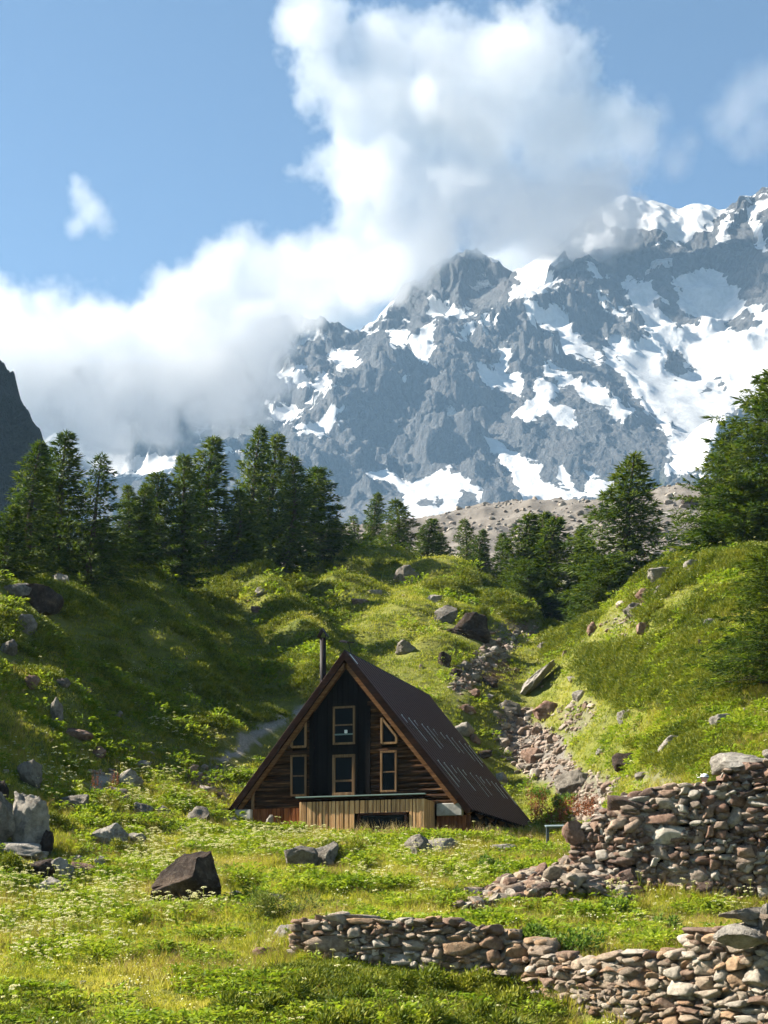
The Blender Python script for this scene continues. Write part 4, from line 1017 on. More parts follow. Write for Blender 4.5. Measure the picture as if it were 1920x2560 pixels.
# --- meadow, left
B(68, 2122, 135, 142, "tall pale jagged boulder standing at the left edge of the meadow", 'p', 0.8, 4, 9, sub=5, boxy=.75, rough=.22, lo=.72, taper=.35)
B(-8, 2100, 90, 130, "grey slab leaning behind the tall pale boulder at the left edge", 'g', 0.7, 2)
B(4, 2012, 36, 62, "dark upright stone at the left edge below the slope", 'd', .8, 3)
B(45, 2140, 118, 38, "low pale flat stone at the foot of the tall left boulder", 'p', .8, 4)
B(113, 2138, 40, 64, "small dark stone leaning on the right side of the tall left boulder", 'd', .8, 5)
B(95, 2148, 50, 20, "small flat stones below the dark leaning stone", 'p', .8, 6, name="rock")
B(180, 2030, 82, 44, "grey rounded rock beside the bright green juniper mound", 'g', .8, 7)
B(272, 2120, 92, 62, "cracked pale grey boulder in the middle of the left meadow", 'p', .9, 8, sub=5)
B(336, 2106, 54, 24, "low flat rock touching the cracked pale boulder", 'p', .9, 9)
B(355, 2040, 56, 34, "pointed grey rock above the flowering meadow", 'g', .8, 10)
B(405, 2038, 44, 24, "small pale rock right of the pointed grey rock", 'p', .8, 11)
B(309, 2012, 36, 24, "small rounded grey rock in flowers below the path", 'g', .8, 12)
B(328, 1963, 62, 40, "pale smooth rock on the bank left of the hut path", 'p', .8, 13)
B(356, 1928, 46, 24, "pale flat-topped rock highest on the bank left of the path", 'p', .8, 14)
B(288, 1985, 70, 18, "long low slab under the bank left of the hut", 'g', .6, 15)
B(72, 1964, 66, 64, "grey rock in the shade at the foot of the left slope", 'g', .8, 16)
B(457, 2252, 245, 128, "big dark pyramid-shaped boulder in the flowering meadow", 'd', .9, 17, 8, sub=5, lo=.7, boxy=0.5, rough=.08, taper=.62)
B(148, 2204, 70, 58, "white wedge-shaped rock lying on the stones of the left meadow", 'p', .9, 18)
B(100, 2200, 92, 50, "dark slab under the white wedge-shaped rock", 'd', .8, 19)
B(126, 2232, 84, 40, "pale rock sunk in flowers below the white wedge-shaped rock", 'p', .9, 20)
B(210, 2184, 66, 28, "reddish low rock right of the white wedge-shaped rock", 'r', .9, 21)
B(250, 2172, 32, 30, "small oval pale stone at the right end of the stone heap", 'p', .9, 22)
B(262, 2154, 34, 16, "small flat pale stone behind the oval stone", 'p', .8, 23, name="rock")
B(190, 2160, 46, 22, "long pale slab behind the white wedge-shaped rock", 'p', .8, 24)
B(490, 2056, 66, 42, "grey rock half buried under grass left of the hut", 'g', .8, 25)
B(575, 2060, 40, 22, "pale rock beside the left foot of the hut roof", 'p', .8, 26)
B(755, 2172, 84, 58, "layered pale rock with grass on top in front of the hut", 'g', .8, 27, tilt=-.25)
B(812, 2165, 84, 54, "tilted grey rock joined to a juniper in front of the hut", 'g', .8, 28, tilt=-.35)
B(1050, 2142, 80, 58, "dark-topped boulder right in front of the hut porch", 'g', .8, 29)
B(1104, 2136, 84, 40, "pale low boulder beside the dark-topped boulder by the porch", 'p', .8, 30)
B(1262, 2130, 72, 18, "flat pale stone in tall grass between hut and signpost", 'p', .7, 31)
B(684, 2064, 24, 40, "upright pale stone standing against the reddish boards of the hut", 'p', .8, 32, loc=hut.matrix_basis @ Vector((fx(337), fy - 0.65, 0)) + Vector((0, 0, HZ - 0.62)))
B(690, 2254, 50, 18, "flat grey stone above the willow bush", 'g', .7, 33)
B(590, 2240, 34, 14, "flat stone in grass right of the big dark boulder", 'p', .8, 34, name="rock")
B(705, 2352, 62, 40, "pale block standing off the left end of the lower wall", 'p', .8, 35)
B(660, 2395, 60, 26, "broken brown stone in the grass left of the lower wall", 'r', .8, 36)
B(205, 2464, 20, 9, "tiny pale stone in the short grass of the near meadow", 'p', .8, 37, name="rock")
# --- left slope
B(98, 1534, 112, 76, "large dark block on the crest of the left slope", 'd', .9, 40, 7, boxy=.6)
B(40, 1496, 90, 40, "long weathered slab beside the dark block on the left crest", 'g', .8, 41)
B(148, 1456, 50, 26, "small pale outcrop on the skyline of the left slope", 'p', .8, 42)
B(66, 1592, 54, 50, "grey rock in shade under the left crest", 'g', .8, 43)
B(20, 1642, 50, 44, "grey rock at the left edge halfway up the slope", 'g', .8, 44)
B(80, 1728, 34, 40, "tan pointed rock catching the sun on the left slope", 'r', .8, 45)
B(155, 1722, 42, 24, "round grey rock right of the tan pointed rock", 'g', .8, 46)
B(140, 1804, 36, 62, "upright grey rock in shade below the tan pointed rock", 'g', .8, 47)
B(192, 1850, 80, 30, "long brown rock low on the left slope", 'r', .7, 48)
B(290, 1796, 32, 18, "pale flat rock in the shaded middle of the left slope", 'p', .8, 49)
B(260, 1790, 26, 20, "small grey rock beside the pale flat rock on the shaded slope", 'g', .8, 50)
B(248, 1896, 34, 30, "reddish rock at the bottom of the left slope above the path", 'r', .8, 51)
B(652, 1494, 36, 22, "lone pale rock on the far end of the left crest", 'p', .8, 52)
B(640, 1538, 30, 18, "small brown rock below the far end of the left crest", 'r', .8, 53)
# --- middle mounds
B(1165, 1590, 140, 62, "huge dark outcrop under a green mound behind the hut", 'd', .8, 60, 9, sub=5, sink=.6, boxy=.6, taper=.35)
B(1115, 1560, 60, 50, "pale face at the left end of the huge dark outcrop", 'g', .8, 61)
B(1016, 1464, 66, 46, "smooth grey dome rock between the mounds and the trees", 'g', .8, 62)
B(935, 1492, 42, 16, "flat pale rock on the sunny mound left of centre", 'p', .8, 63)
B(900, 1515, 50, 18, "long flat rock below the sunny mound", 'r', .8, 64)
B(1016, 1640, 56, 36, "grey rock among tufts straight above the hut ridge", 'g', .8, 65)
B(1112, 1666, 36, 36, "dark pointed rock above the far end of the roof", 'd', .8, 66)
B(1086, 1508, 40, 22, "pale rock on the shoulder left of the dark outcrop", 'p', .8, 67)
for k, (x, y, w_, h_, c_) in enumerate([(1228, 1618, 30, 22, 'g'), (1236, 1640, 28, 22, 'p'), (1255, 1648, 26, 12, 'p'), (1140, 1690, 34, 20, 'd'), (1165, 1676, 30, 22, 'g'), (1188, 1700, 28, 18, 'p'), (1150, 1716, 34, 16, 'g'), (1205, 1655, 22, 14, 'p')]):
    B(x, y, w_, h_, "small rock in the heap along the path above the hut roof", c_, .8, 70 + k, name="rock", group="rocks heaped along the path above the roof", sub=3)
B(1360, 1622, 34, 20, "low grey rock where the path passes the dark firs", 'g', .8, 80)
B(1225, 1722, 42, 26, "dark grey rock on grass right of the roof ridge", 'd', .8, 81)
B(1222, 1748, 24, 16, "white round stone below the dark grey rock right of the ridge", 'p', .8, 82)
B(1185, 1742, 34, 20, "brown rock left of the white round stone", 'r', .8, 83)
# --- right slope
B(1340, 1738, 150, 52, "long pale slab leaning up against the right slope", 'p', .7, 93, 8, tilt=-.80, sub=5, sink=-.4, boxy=.85, lo=.8)
B(1272, 1784, 62, 36, "rounded grey boulder below the long leaning slab", 'g', .9, 91)
B(1168, 1790, 48, 24, "flat-topped brown rock behind the upper roof edge", 'r', .8, 92)
B(1372, 1794, 80, 44, "pinkish broken outcrop right of the rounded grey boulder", 'r', .7, 93)
B(1450, 1752, 40, 26, "tan rock above the pinkish broken outcrop", 'p', .7, 94)
B(1430, 1705, 26, 16, "small pale rock on the grass beside the leaning slab top", 'p', .8, 95)
B(1160, 1844, 56, 36, "pale mottled boulder beside the roof edge", 'p', .8, 96)
B(1188, 1866, 28, 26, "small brown stone below the pale mottled boulder", 'r', .8, 97)
B(1210, 1902, 44, 22, "dark rock near the middle of the roof edge", 'd', .8, 98)
B(1336, 1912, 66, 42, "square tan boulder at the foot of the stony gully", 'r', .8, 99, boxy=.5)
B(1440, 1985, 100, 62, "big curved boulder shading its right side below the gully", 'g', .8, 100, tilt=-.3, sub=5)
B(1568, 1926, 74, 44, "dark fractured rock on the right slope above the upper wall", 'd', .8, 101)
B(1505, 1888, 30, 22, "white stone in the stony grass of the right slope", 'p', .8, 102)
B(1682, 1866, 84, 30, "long pale rock lying aslant under the right hand fir", 'p', .6, 103, tilt=-.45)
B(1800, 1822, 52, 36, "white block under the lowest branches of the right fir", 'p', .8, 104)
B(1510, 1994, 32, 22, "pale stone left of the wall top on the grass", 'p', .8, 105)
B(1574, 2014, 42, 34, "dark brown stone just above the upper wall", 'd', .8, 106)
B(1604, 1952, 34, 20, "grey stone between the fractured rock and the upper wall", 'g', .8, 107)
B(1256, 1966, 32, 34, "pale upright stone in grass by the lower roof edge", 'p', .8, 108)
B(1328, 1924, 44, 14, "flat grey slab below the square tan boulder", 'g', .8, 109)
B(1562, 1806, 40, 34, "pale jagged rock in the middle of the right slope", 'p', .8, 110)
B(1582, 1544, 46, 38, "grey rock on the right crest lowest in the rocky row", 'g', .8, 111)
B(1610, 1510, 44, 42, "tan rock in the middle of the rocky row on the right crest", 'r', .8, 112)
B(1655, 1456, 72, 36, "long pale outcrop highest in the rocky row on the right crest", 'p', .7, 113)
B(1652, 1484, 34, 24, "grey rock below the long outcrop on the right crest", 'g', .8, 114)
B(1480, 1586, 26, 34, "reddish upright rock on the lower right crest beside the dark firs", 'r', .8, 115)
B(1736, 1428, 52, 26, "pale broken rock under the tall right fir", 'p', .8, 116)
B(1634, 1624, 34, 22, "white stone in the grass below the right crest", 'p', .8, 117)
B(1776, 1566, 38, 20, "pale flat stone on the green right slope", 'p', .8, 118)
B(1762, 1620, 32, 26, "dark rock in the juniper of the right slope", 'd', .8, 119)
B(1612, 1588, 40, 30, "tan broken rock below the crest row", 'r', .8, 120)
B(1726, 1268, 46, 30, "dark angular boulder on the crest of the grey moraine", 'd', .9, 121)
B(1617, 1246, 26, 18, "dark boulder on the moraine behind the lone fir", 'd', .9, 122)
for k, (x, y, w_, h_) in enumerate([(1390, 1310, 34, 22), (1280, 1320, 26, 16), (1420, 1352, 30, 18), (1110, 1330, 24, 14), (990, 1345, 40, 20), (1500, 1268, 20, 12), (1660, 1340, 26, 14), (1690, 1370, 24, 14), (1530, 1290, 20, 12), (1230, 1300, 18, 12), (1640, 1395, 34, 16), (1450, 1290, 22, 12)]):
    B(x, y, w_, h_, "grey boulder resting on the long moraine slope", 'rgpg'[k % 4], .8, 130 + k, name="boulder", group="boulders on the moraine", sub=3)
# --- loose stones: too many to count
def stone_field(name, pts, sizes, mat, tints, seed, flat=0.6, label=None):
    r = np.random.default_rng(seed); cos, fs, tn = [], [], []; base = 0
    for i, (x, y, z) in enumerate(pts):
        p, f = LIB[r.integers(len(LIB))]
        if sizes[i] < 0.18:
            p, f = LIB2[r.integers(len(LIB2))]
        s = sizes[i]; a = r.uniform(0, 6.28); b = r.uniform(-.4, .4)
        q = p * np.array([s * r.uniform(.7, 1.2), s * r.uniform(.6, 1.0), s * flat * r.uniform(.6, 1.2)]) / 2
        ca, sa, cb, sb_ = math.cos(a), math.sin(a), math.cos(b), math.sin(b)
        R = np.array([[ca, -sa, 0], [sa, ca, 0], [0, 0, 1]]) @ np.array([[cb, 0, sb_], [0, 1, 0], [-sb_, 0, cb]])
        q = q @ R.T + np.array([x, y, z + s * flat * 0.2])
        cos.append(q); fs.append(f + base); base += len(p)
        t = np.array(tints[r.integers(len(tints))]) * r.uniform(.75, 1.2); tn.append(np.tile(t, (len(p), 1)))
    me = fast_mesh(name, np.concatenate(cos), np.concatenate(fs), 3, False, {"tint": np.concatenate(tn)})
    o = link(name, me, mat); tag(o, label, kind="stuff"); return o
LIB2 = [stone_shape(300 + i, 2, 3, 0.03, 0.60, 0.95, 0.95) for i in range(14)]
TINTS_UP = [(0.20, 0.115, 0.08), (0.26, 0.165, 0.115), (0.34, 0.28, 0.22), (0.23, 0.18, 0.145), (0.10, 0.058, 0.045), (0.165, 0.085, 0.058), (0.29, 0.21, 0.155), (0.37, 0.33, 0.28)]
TINTS_LO = [(0.29, 0.235, 0.18), (0.36, 0.29, 0.22), (0.21, 0.155, 0.112), (0.27, 0.16, 0.095), (0.35, 0.22, 0.125), (0.40, 0.345, 0.28), (0.18, 0.11, 0.075), (0.30, 0.225, 0.16)]
def fan_points(n, seed, ymin, ymax, wfun, pw=0.8, umin=-.30, umax=.30):
    """random ground points, kept with probability wfun(x, y, px, py)"""
    r = np.random.default_rng(seed); out = []; got = 0
    while got < n:
        m = max(2000, n * 3)
        u = r.uniform(umin, umax, m); q = r.random(m); e = pw + 1
        y = (ymin ** e + q * (ymax ** e - ymin ** e)) ** (1 / e)
        x = u * y; z = gz(x, y); keep = r.random(m) < wfun(x, y, CX + u * F, HY - z / y * F)
        pts = np.stack([x, y, z], -1)[keep]; out.append(pts); got += len(pts)
        if len(out) > 60: break
    return np.concatenate(out)[:n]
def in_hut(x, y, pad=0.0):
    dx, dy = x - hut_c.x, y - hut_c.y
    ca, sa = math.cos(HUT_A), math.sin(HUT_A)
    lx = dx * ca - dy * sa; ly = dx * sa + dy * ca
    return (np.abs(lx) < HALF + 0.1 + pad) & (ly > -1.25 - pad) & (ly < LEN + pad)
r = np.random.default_rng(5)
pts = fan_points(2600, 41, 60, 135, lambda x, y, px, py: mask_at("scree", x, y) ** 1.5 * (mask_at("path", x, y) < .3) * ~in_hut(x, y))
sz = np.clip(r.lognormal(math.log(0.20), 0.55, len(pts)), 0.07, 0.9)
stone_field("scree_stones", pts, sz, m_wall, [(0.34, 0.275, 0.22), (0.28, 0.205, 0.155), (0.40, 0.335, 0.275), (0.21, 0.14, 0.105), (0.38, 0.29, 0.235)], 6, label="loose pinkish stones filling the gully on the right slope")
pts = fan_points(2600, 43, 200, 345, lambda x, y, px, py: mask_at("scree", x, y) * (px > 600))
sz = np.clip(r.lognormal(math.log(0.5), 0.6, len(pts)), 0.22, 2.6)
stone_field("moraine_stones", pts, sz, m_wall, [(0.30, 0.26, 0.22), (0.24, 0.20, 0.17), (0.42, 0.38, 0.34), (0.16, 0.13, 0.11)], 7, label="grey stones strewn over the moraine")
pts = fan_points(420, 47, 45, 130, lambda x, y, px, py: (0.15 + .85 * ((px > 1130) & (py > 1560))) * ~in_hut(x, y, .5))
sz = np.clip(r.lognormal(math.log(0.22), 0.5, len(pts)), 0.1, 0.7)
stone_field("scattered_stones", pts, sz, m_wall, TINTS_LO, 8, label="small stones scattered through the grass of the slopes")

_s = hit(1369, 2112); FOOT.append((_s.x + .2, _s.y - .5, .9, .9))
FOOTA = np.array(FOOT)
def off_stones(x, y, grow=1.0):
    ok = np.ones(np.shape(x), bool)
    for fx_, fy_, a_, b_ in FOOTA:
        ok &= ((x - fx_) / (a_ * grow)) ** 2 + ((np.maximum(y - fy_, 0) + np.minimum(y - fy_ + np.minimum(.35, a_), 0)) / (b_ * grow + .05)) ** 2 > 1
    return ok
# ================================================================== dry stone walls
def dry_wall(name, line, top, basefun, tints, seed, wr, hr, thick, label, depth=(0.3, 0.5)):
    """random rubble packed stone by stone along a plan polyline; top: list of (px, py)"""
    r = np.random.default_rng(seed)
    line = np.array(line); seg = np.linalg.norm(np.diff(line, axis=0), axis=1); cum = np.concatenate([[0], np.cumsum(seg)]); Ltot = cum[-1]
    def at(s):
        i = min(np.searchsorted(cum, s, side='right') - 1, len(seg) - 1); i = max(i, 0); t = (s - cum[i]) / seg[i]
        p = line[i] * (1 - t) + line[i + 1] * t; d = (line[i + 1] - line[i]) / seg[i]
        return p, d
    tpx = np.array([t[0] for t in top]); tpy = np.array([t[1] for t in top])
    def topz(s):
        p, _ = at(s); px = CX + p[0] / p[1] * F
        return (HY - np.interp(px, tpx, tpy)) / F * p[1] + float(fbm(np.array([s / .9]), np.array([seed * 1.7]), 3, 5)[0]) * hr * .4
    ds = 0.02; ns = int(Ltot / ds)
    S = (np.arange(ns) + .5) * ds
    tops = np.array([topz(s) for s in S]); bases = np.array([basefun(*at(s)[0]) for s in S])
    cos, fs, tn = [], [], []; base = [0]
    def put(c, dims, ang, tint, lib=LIB):
        p, f = lib[r.integers(len(lib))]
        q = p * np.array(dims) / 2
        if r.random() < .5: q[:, 0] *= -1; f = f[:, ::-1]
        e = Euler((r.normal() * .08, r.normal() * .08, ang + r.normal() * .12)).to_matrix()
        q = q @ np.array(e).T + np.array(c)
        cos.append(q); fs.append(f + base[0]); base[0] += len(p); tn.append(np.tile(tint, (len(p), 1)))
    for layer in range(3 if thick > 0.7 else 2):
        sky_ = bases.copy() - 0.1
        k = 1.0 if layer == 0 else 1.35
        off = [0.0, thick, thick * 0.5][layer]
        tt = tops - (0.0 if layer < 1 else 0.06)
        for it in range(6000):
            rem = np.where(sky_ < tt - 0.03, sky_, 1e9)
            i = int(np.argmin(rem))
            if rem[i] > 1e8: break
            z0 = sky_[i]
            # extent of the ledge at about this level
            a = i
            while a > 0 and sky_[a - 1] < z0 + 0.05: a -= 1
            b = i
            while b < ns - 1 and sky_[b + 1] < z0 + 0.05: b += 1
            free = (b - a + 1) * ds
            side = min(sky_[a - 1] if a > 0 else 1e9, sky_[b + 1] if b < ns - 1 else 1e9)
            if free < 0.11:
                # too narrow for a stone: a pinning stone, then level with the lower neighbour
                zt_ = min(side, z0 + 0.3) if side < 1e8 else tt[i] + .01
                p, d = at(S[i]); nrm = np.array([-d[1], d[0]])
                if layer == 0:
                    put((p[0] + nrm[0] * .12, p[1] + nrm[1] * .12, (z0 + zt_) / 2), (free + .05, .16, (zt_ - z0) * 1.1 + .02), math.atan2(d[1], d[0]), np.array(tints[r.integers(len(tints))]) * r.uniform(.7, 1), LIB2)
                sky_[a:b + 1] = np.maximum(sky_[a:b + 1], zt_ + 1e-3); continue
            big = r.random() < 0.12
            h = float(np.clip(r.lognormal(math.log(hr), 0.45), hr * .35, hr * 2.6)) * k * (1.7 if big else 1)
            w_ = max(float(np.clip(h * r.lognormal(math.log(wr), 0.35), 0.10, 6 * hr)) * (1.0 if not big else .8), h * .95)
            if w_ > free - 0.09: w_ = free
            h = min(h, w_ * 1.1)
            if side < 1e8 and abs(z0 + h - side) < 0.05: h = max(side - z0, .06)
            if i - a < b - i: ia = a
            else: ia = b + 1 - int(round(w_ / ds))
            ib = ia + max(int(round(w_ / ds)), 1)
            if not (ia <= i < ib): ia = max(a, i - int(w_ / ds / 2)); ib = min(ia + int(round(w_ / ds)) + 1, b + 1)
            ia = max(ia, 0); ib = min(max(ib, i + 1), ns)
            s0, s1 = ia * ds, ib * ds
            zl = sky_[ia:ib].mean()
            h = min(h, max(0.08, tt[ia:ib].max() - zl + 0.10 * r.random()))
            p, d = at((s0 + s1) / 2); nrm = np.array([-d[1], d[0]])
            dep = float(r.uniform(*depth)) * (1 if layer == 0 else 1.2)
            dep = max(dep, min(w_, h) * .8)
            c = p + nrm * (off + r.normal() * 0.035 + (dep / 2 if layer == 0 else -dep / 2 if layer == 1 else 0))
            tint = np.array(tints[r.integers(len(tints))]) * r.uniform(.9, 1.35)
            put((c[0], c[1], zl + h / 2), ((s1 - s0) * 1.07 + .02, dep, h * 1.10 + .015), math.atan2(d[1], d[0]), tint)
            sky_[ia:ib] = np.maximum(sky_[ia:ib], zl + h)
            # little pinning stones in the joints
            if layer == 0 and r.random() < .5:
                c2 = at(min(s1 + 0.01, Ltot))[0] + nrm * (0.06 + r.uniform(0, .08)); sz_ = r.uniform(.07, .15)
                put((c2[0], c2[1], zl + r.uniform(0, h)), (sz_ * 1.5, sz_ * 1.4, sz_), r.uniform(0, 6), tint * r.uniform(.7, 1.1), LIB2)
    # hearting: smaller stones set back in the joints
    nfill = int(Ltot * float(np.mean(tops - bases)) * (42 if hr < .2 else 20))
    for _ in range(nfill):
        s_ = r.uniform(0.05, Ltot - .05); j = min(int(s_ / ds), ns - 1); p, d = at(s_); nrm = np.array([-d[1], d[0]])
        z_ = r.uniform(bases[j], tops[j] - hr * .8); q_ = r.uniform(.7, 1.5) * hr * .95; c2 = p + nrm * (hr * .75 + r.uniform(0, .1))
        put((c2[0], c2[1], z_), (q_ * 1.6, q_ * 1.1, q_ * .8), math.atan2(d[1], d[0]), np.array(tints[r.integers(len(tints))]) * r.uniform(.6, 1.0), LIB2)
    # inner fill: dark core added to block light through the wall
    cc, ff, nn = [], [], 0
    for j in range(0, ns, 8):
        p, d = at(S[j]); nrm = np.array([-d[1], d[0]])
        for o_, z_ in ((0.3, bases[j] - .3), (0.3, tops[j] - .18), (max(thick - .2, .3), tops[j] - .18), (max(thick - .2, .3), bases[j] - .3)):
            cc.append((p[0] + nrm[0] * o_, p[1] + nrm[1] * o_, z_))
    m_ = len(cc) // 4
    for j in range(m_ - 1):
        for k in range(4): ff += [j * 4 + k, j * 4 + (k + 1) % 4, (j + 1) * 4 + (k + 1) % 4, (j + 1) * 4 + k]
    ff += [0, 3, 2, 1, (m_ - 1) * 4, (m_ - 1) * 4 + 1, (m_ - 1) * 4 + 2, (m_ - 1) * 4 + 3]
    me = fast_mesh(name, np.concatenate(cos), np.concatenate(fs), 3, False, {"tint": np.concatenate(tn)})
    o = link(name, me, m_wall); tag(o, label, "stone wall")
    me2 = fast_mesh("dark_fill_core", np.array(cc), np.array(ff), 4); link("dark_fill_core", me2, m_gap, o)
    print(name, "stones", len(cos))
    return o
LOW_TOP = [(722, 2312), (752, 2306), (800, 2296), (832, 2288), (870, 2306), (900, 2314), (960, 2300), (1060, 2302), (1130, 2306), (1190, 2314), (1240, 2324), (1290, 2336), (1312, 2362), (1330, 2394), (1444, 2391), (1516, 2386), (1604, 2378), (1682, 2376), (1713, 2362), (1734, 2330), (1786, 2322), (1827, 2318), (1869, 2300), (1960, 2285), (2100, 2270)]
low = dry_wall("dry_stone_wall", LOWxy, LOW_TOP, lambda x, y: min(gz1(x, y - .5), gz1(x, y)) - .1, TINTS_LO, 21, 2.2, 0.135, 0.75,
    "near tumbledown grey dry stone wall running across the foot of the meadow")
UP_TOP = [(1412, 2120), (1424, 2098), (1445, 2074), (1490, 2056), (1526, 2014), (1560, 2003), (1599, 1988), (1640, 1972), (1672, 1962), (1715, 1964), (1732, 1992), (1786, 1992), (1800, 1954), (1830, 1925), (1880, 1912), (1925, 1908), (2060, 1900)]
upw = dry_wall("dry_stone_wall", UPWxy, UP_TOP, lambda x, y: min(gz1(x, y - .6), gz1(x, y)) - .1, TINTS_UP, 22, 1.9, 0.21, 0.9,
    "tall reddish-brown dry stone wall of a ruin on the right", depth=(.4, .7))
# slabs lying on the wall tops
def on_wall(px, py, Y, w, h, label, mat, seed, tilt=0, depth=.8, sub=4, boxy=.4):
    p = P(px, py, Y); k = Y / F
    return B(px, py, w, h, label, mat, depth, seed, 9, 0, tilt, None, "boulder", sub, 0.0, .6, Vector((p.x, p.y - w * k * .25 * depth, p.z - h * k * 0.08)), boxy)
on_wall(1850, 1932, 41.3, 150, 62, "broad tan slab lying on top of the tall ruin wall", 'p', 201, -.12, .7)
on_wall(1945, 1915, 41.3, 80, 50, "grey block at the right end of the ruin wall top", 'g', 202)
on_wall(1432, 2108, 42.6, 58, 62, "dark red upright block at the left end of the ruin wall", 'r', 203, .1, .9)
on_wall(1770, 2372, 27.2, 60, 56, "dark rounded block on the right part of the near wall", 'd', 204)
on_wall(1868, 2300, 26.5, 150, 34, "long grey layered slab on the right end of the near wall", 'g', 205, -.08, .7)
on_wall(1850, 2368, 26.2, 130, 66, "large pale rounded boulder set in the right end of the near wall", 'p', 206, 0, .8)
on_wall(1915, 2340, 26.2, 40, 90, "dark grey upright stone at the right edge of the near wall", 'g', 207)
# rubble apron left of the ruin wall
r = np.random.default_rng(77)
poly = [(1130, 2262), (1250, 2205), (1330, 2180), (1395, 2150), (1440, 2120), (1460, 2240), (1440, 2262), (1300, 2268)]
cand = fan_points(9000, 51, 37.5, 44, lambda x, y, px, py: (poly_sd(px, py, [(1130, 2275), (1200, 2235), (1300, 2205), (1400, 2195), (1560, 2215), (1600, 2262), (1440, 2272)]) > 0) * 1.0, umin=.03, umax=.2)
cpx = CX + cand[:, 0] / cand[:, 1] * F
pile = np.interp(cpx, [1120, 1250, 1350, 1420, 1470, 1600], [0.0, 0.18, 0.45, 0.75, 0.5, 0.0])
sel = r.permutation(len(cand))[:1050]
pp = cand[sel].copy(); pp[:, 2] += pile[sel] * r.random(len(sel)) ** 0.6
stone_field("rubble_stones", pp, np.clip(r.lognormal(math.log(.24), .5, len(pp)), .08, .7), m_wall, TINTS_UP + TINTS_LO, 9, 0.55, "pile of small broken stones spilling from the left end of the ruin wall")
# ================================================================== plants: card builders
def unit(v): return v / (np.linalg.norm(v, axis=-1, keepdims=True) + 1e-9)
def leaf_quads(c, d, n, ln, wd, bend=0.0):
    """diamond leaves: base c, direction d, normal n, length, width -> verts, quad faces"""
    d = unit(d); s = unit(np.cross(d, n)); n = np.cross(s, d)
    ln = np.broadcast_to(np.asarray(ln, float), (len(c),))[:, None]; wd = np.broadcast_to(np.asarray(wd, float), (len(c),))[:, None]
    m = c + d * ln * 0.45
    v = np.stack([c, m + s * wd / 2, c + d * ln - n * ln * bend, m - s * wd / 2], 1).reshape(-1, 3)
    return v, np.arange(len(v))
def blades(r, n, rad, hmin, hmax, width, lean, spread=0.35):
    """grass blades as bent strips of two quads"""
    a = r.random(n) * 6.283; q = rad * np.sqrt(r.random(n))
    b = np.stack([q * np.cos(a), q * np.sin(a), np.zeros(n) - .03], -1)
    h = r.uniform(hmin, hmax, n)
    o = r.normal(size=(n, 2)) * spread; o[:, 0] += lean
    d1 = unit(np.concatenate([o * .5, np.ones((n, 1))], 1)); d2 = unit(np.concatenate([o * 1.6, np.ones((n, 1)) * .8], 1))
    f = r.random(n) * 6.283; s = np.stack([np.cos(f), np.sin(f), np.zeros(n)], -1) * width / 2
    m = b + d1 * h[:, None] * .55; t = m + d2 * h[:, None] * .5
    v = np.stack([b - s, b + s, m + s * .75, m - s * .75, t + s * .12, t - s * .12], 1)
    k = np.arange(n)[:, None] * 6
    f4 = np.concatenate([k + np.array([[0, 1, 2, 3]]), k + np.array([[3, 2, 4, 5]])], 1).reshape(-1)
    return v.reshape(-1, 3), f4

def plant_mat(name, ramp_stops, ps=0.35, transl=0.45, fine=1.0, spec=0.15, rough=0.6):
    """leaf material: colour varies by place and by leaf"""
    m, nt, out = new_mat(name)
    g = N(nt, "ShaderNodeNewGeometry"); pos = g.outputs["Position"]
    a = noise(nt, pos, ps, 5, 0.65); isl = g.outputs["Random Per Island"]
    f = mathn(nt, 'ADD', mathn(nt, 'MULTIPLY', a.outputs[0], 1.3), mathn(nt, 'MULTIPLY_ADD', isl, 0.45 * fine, -0.37))
    c = ramp(nt, f, ramp_stops).outputs[0]
    b = principled(nt, None, c, rough, spec)
    t = N(nt, "ShaderNodeBsdfTranslucent"); L(nt, mixc(nt, 1.0, c, (1.0, 1.0, 0.7), 'MULTIPLY'), t.inputs[0])
    mx = N(nt, "ShaderNodeMixShader", i_0=transl); L(nt, b.outputs[0], mx.inputs[1]); L(nt, t.outputs[0], mx.inputs[2]); L(nt, mx.outputs[0], out.inputs[0])
    return m
m_grass = plant_mat("meadow_grass", [(0.22, (0.125, 0.17, 0.012)), (0.42, (0.275, 0.295, 0.022)), (0.58, (0.395, 0.375, 0.044)), (0.8, (0.51, 0.44, 0.12))], 0.33, 0.5)
m_slopegrass = plant_mat("slope_grass", [(0.2, (0.085, 0.125, 0.010)), (0.45, (0.20, 0.24, 0.018)), (0.6, (0.30, 0.305, 0.032)), (0.85, (0.42, 0.37, 0.09))], 0.22, 0.5)
m_herb = plant_mat("green_herbs", [(0.25, (0.10, 0.17, 0.010)), (0.5, (0.20, 0.275, 0.018)), (0.75, (0.32, 0.36, 0.035))], 0.6)
m_straw = plant_mat("dry_seed_heads", [(0.3, (0.19, 0.12, 0.05)), (0.55, (0.34, 0.25, 0.11)), (0.75, (0.48, 0.40, 0.2))], 0.8, 0.3)
m_jun = plant_mat("juniper_needles", [(0.25, (0.06, 0.092, 0.009)), (0.5, (0.14, 0.17, 0.013)), (0.75, (0.25, 0.25, 0.028))], 0.9, 0.25)
m_flower = plant_mat("cream_flower_heads", [(0.3, (0.58, 0.56, 0.30)), (0.7, (0.78, 0.74, 0.50))], 1.0, 0.3)
m_dock = plant_mat("rusty_dock_heads", [(0.3, (0.13, 0.045, 0.02)), (0.7, (0.25, 0.09, 0.04))], 1.0, 0.2)

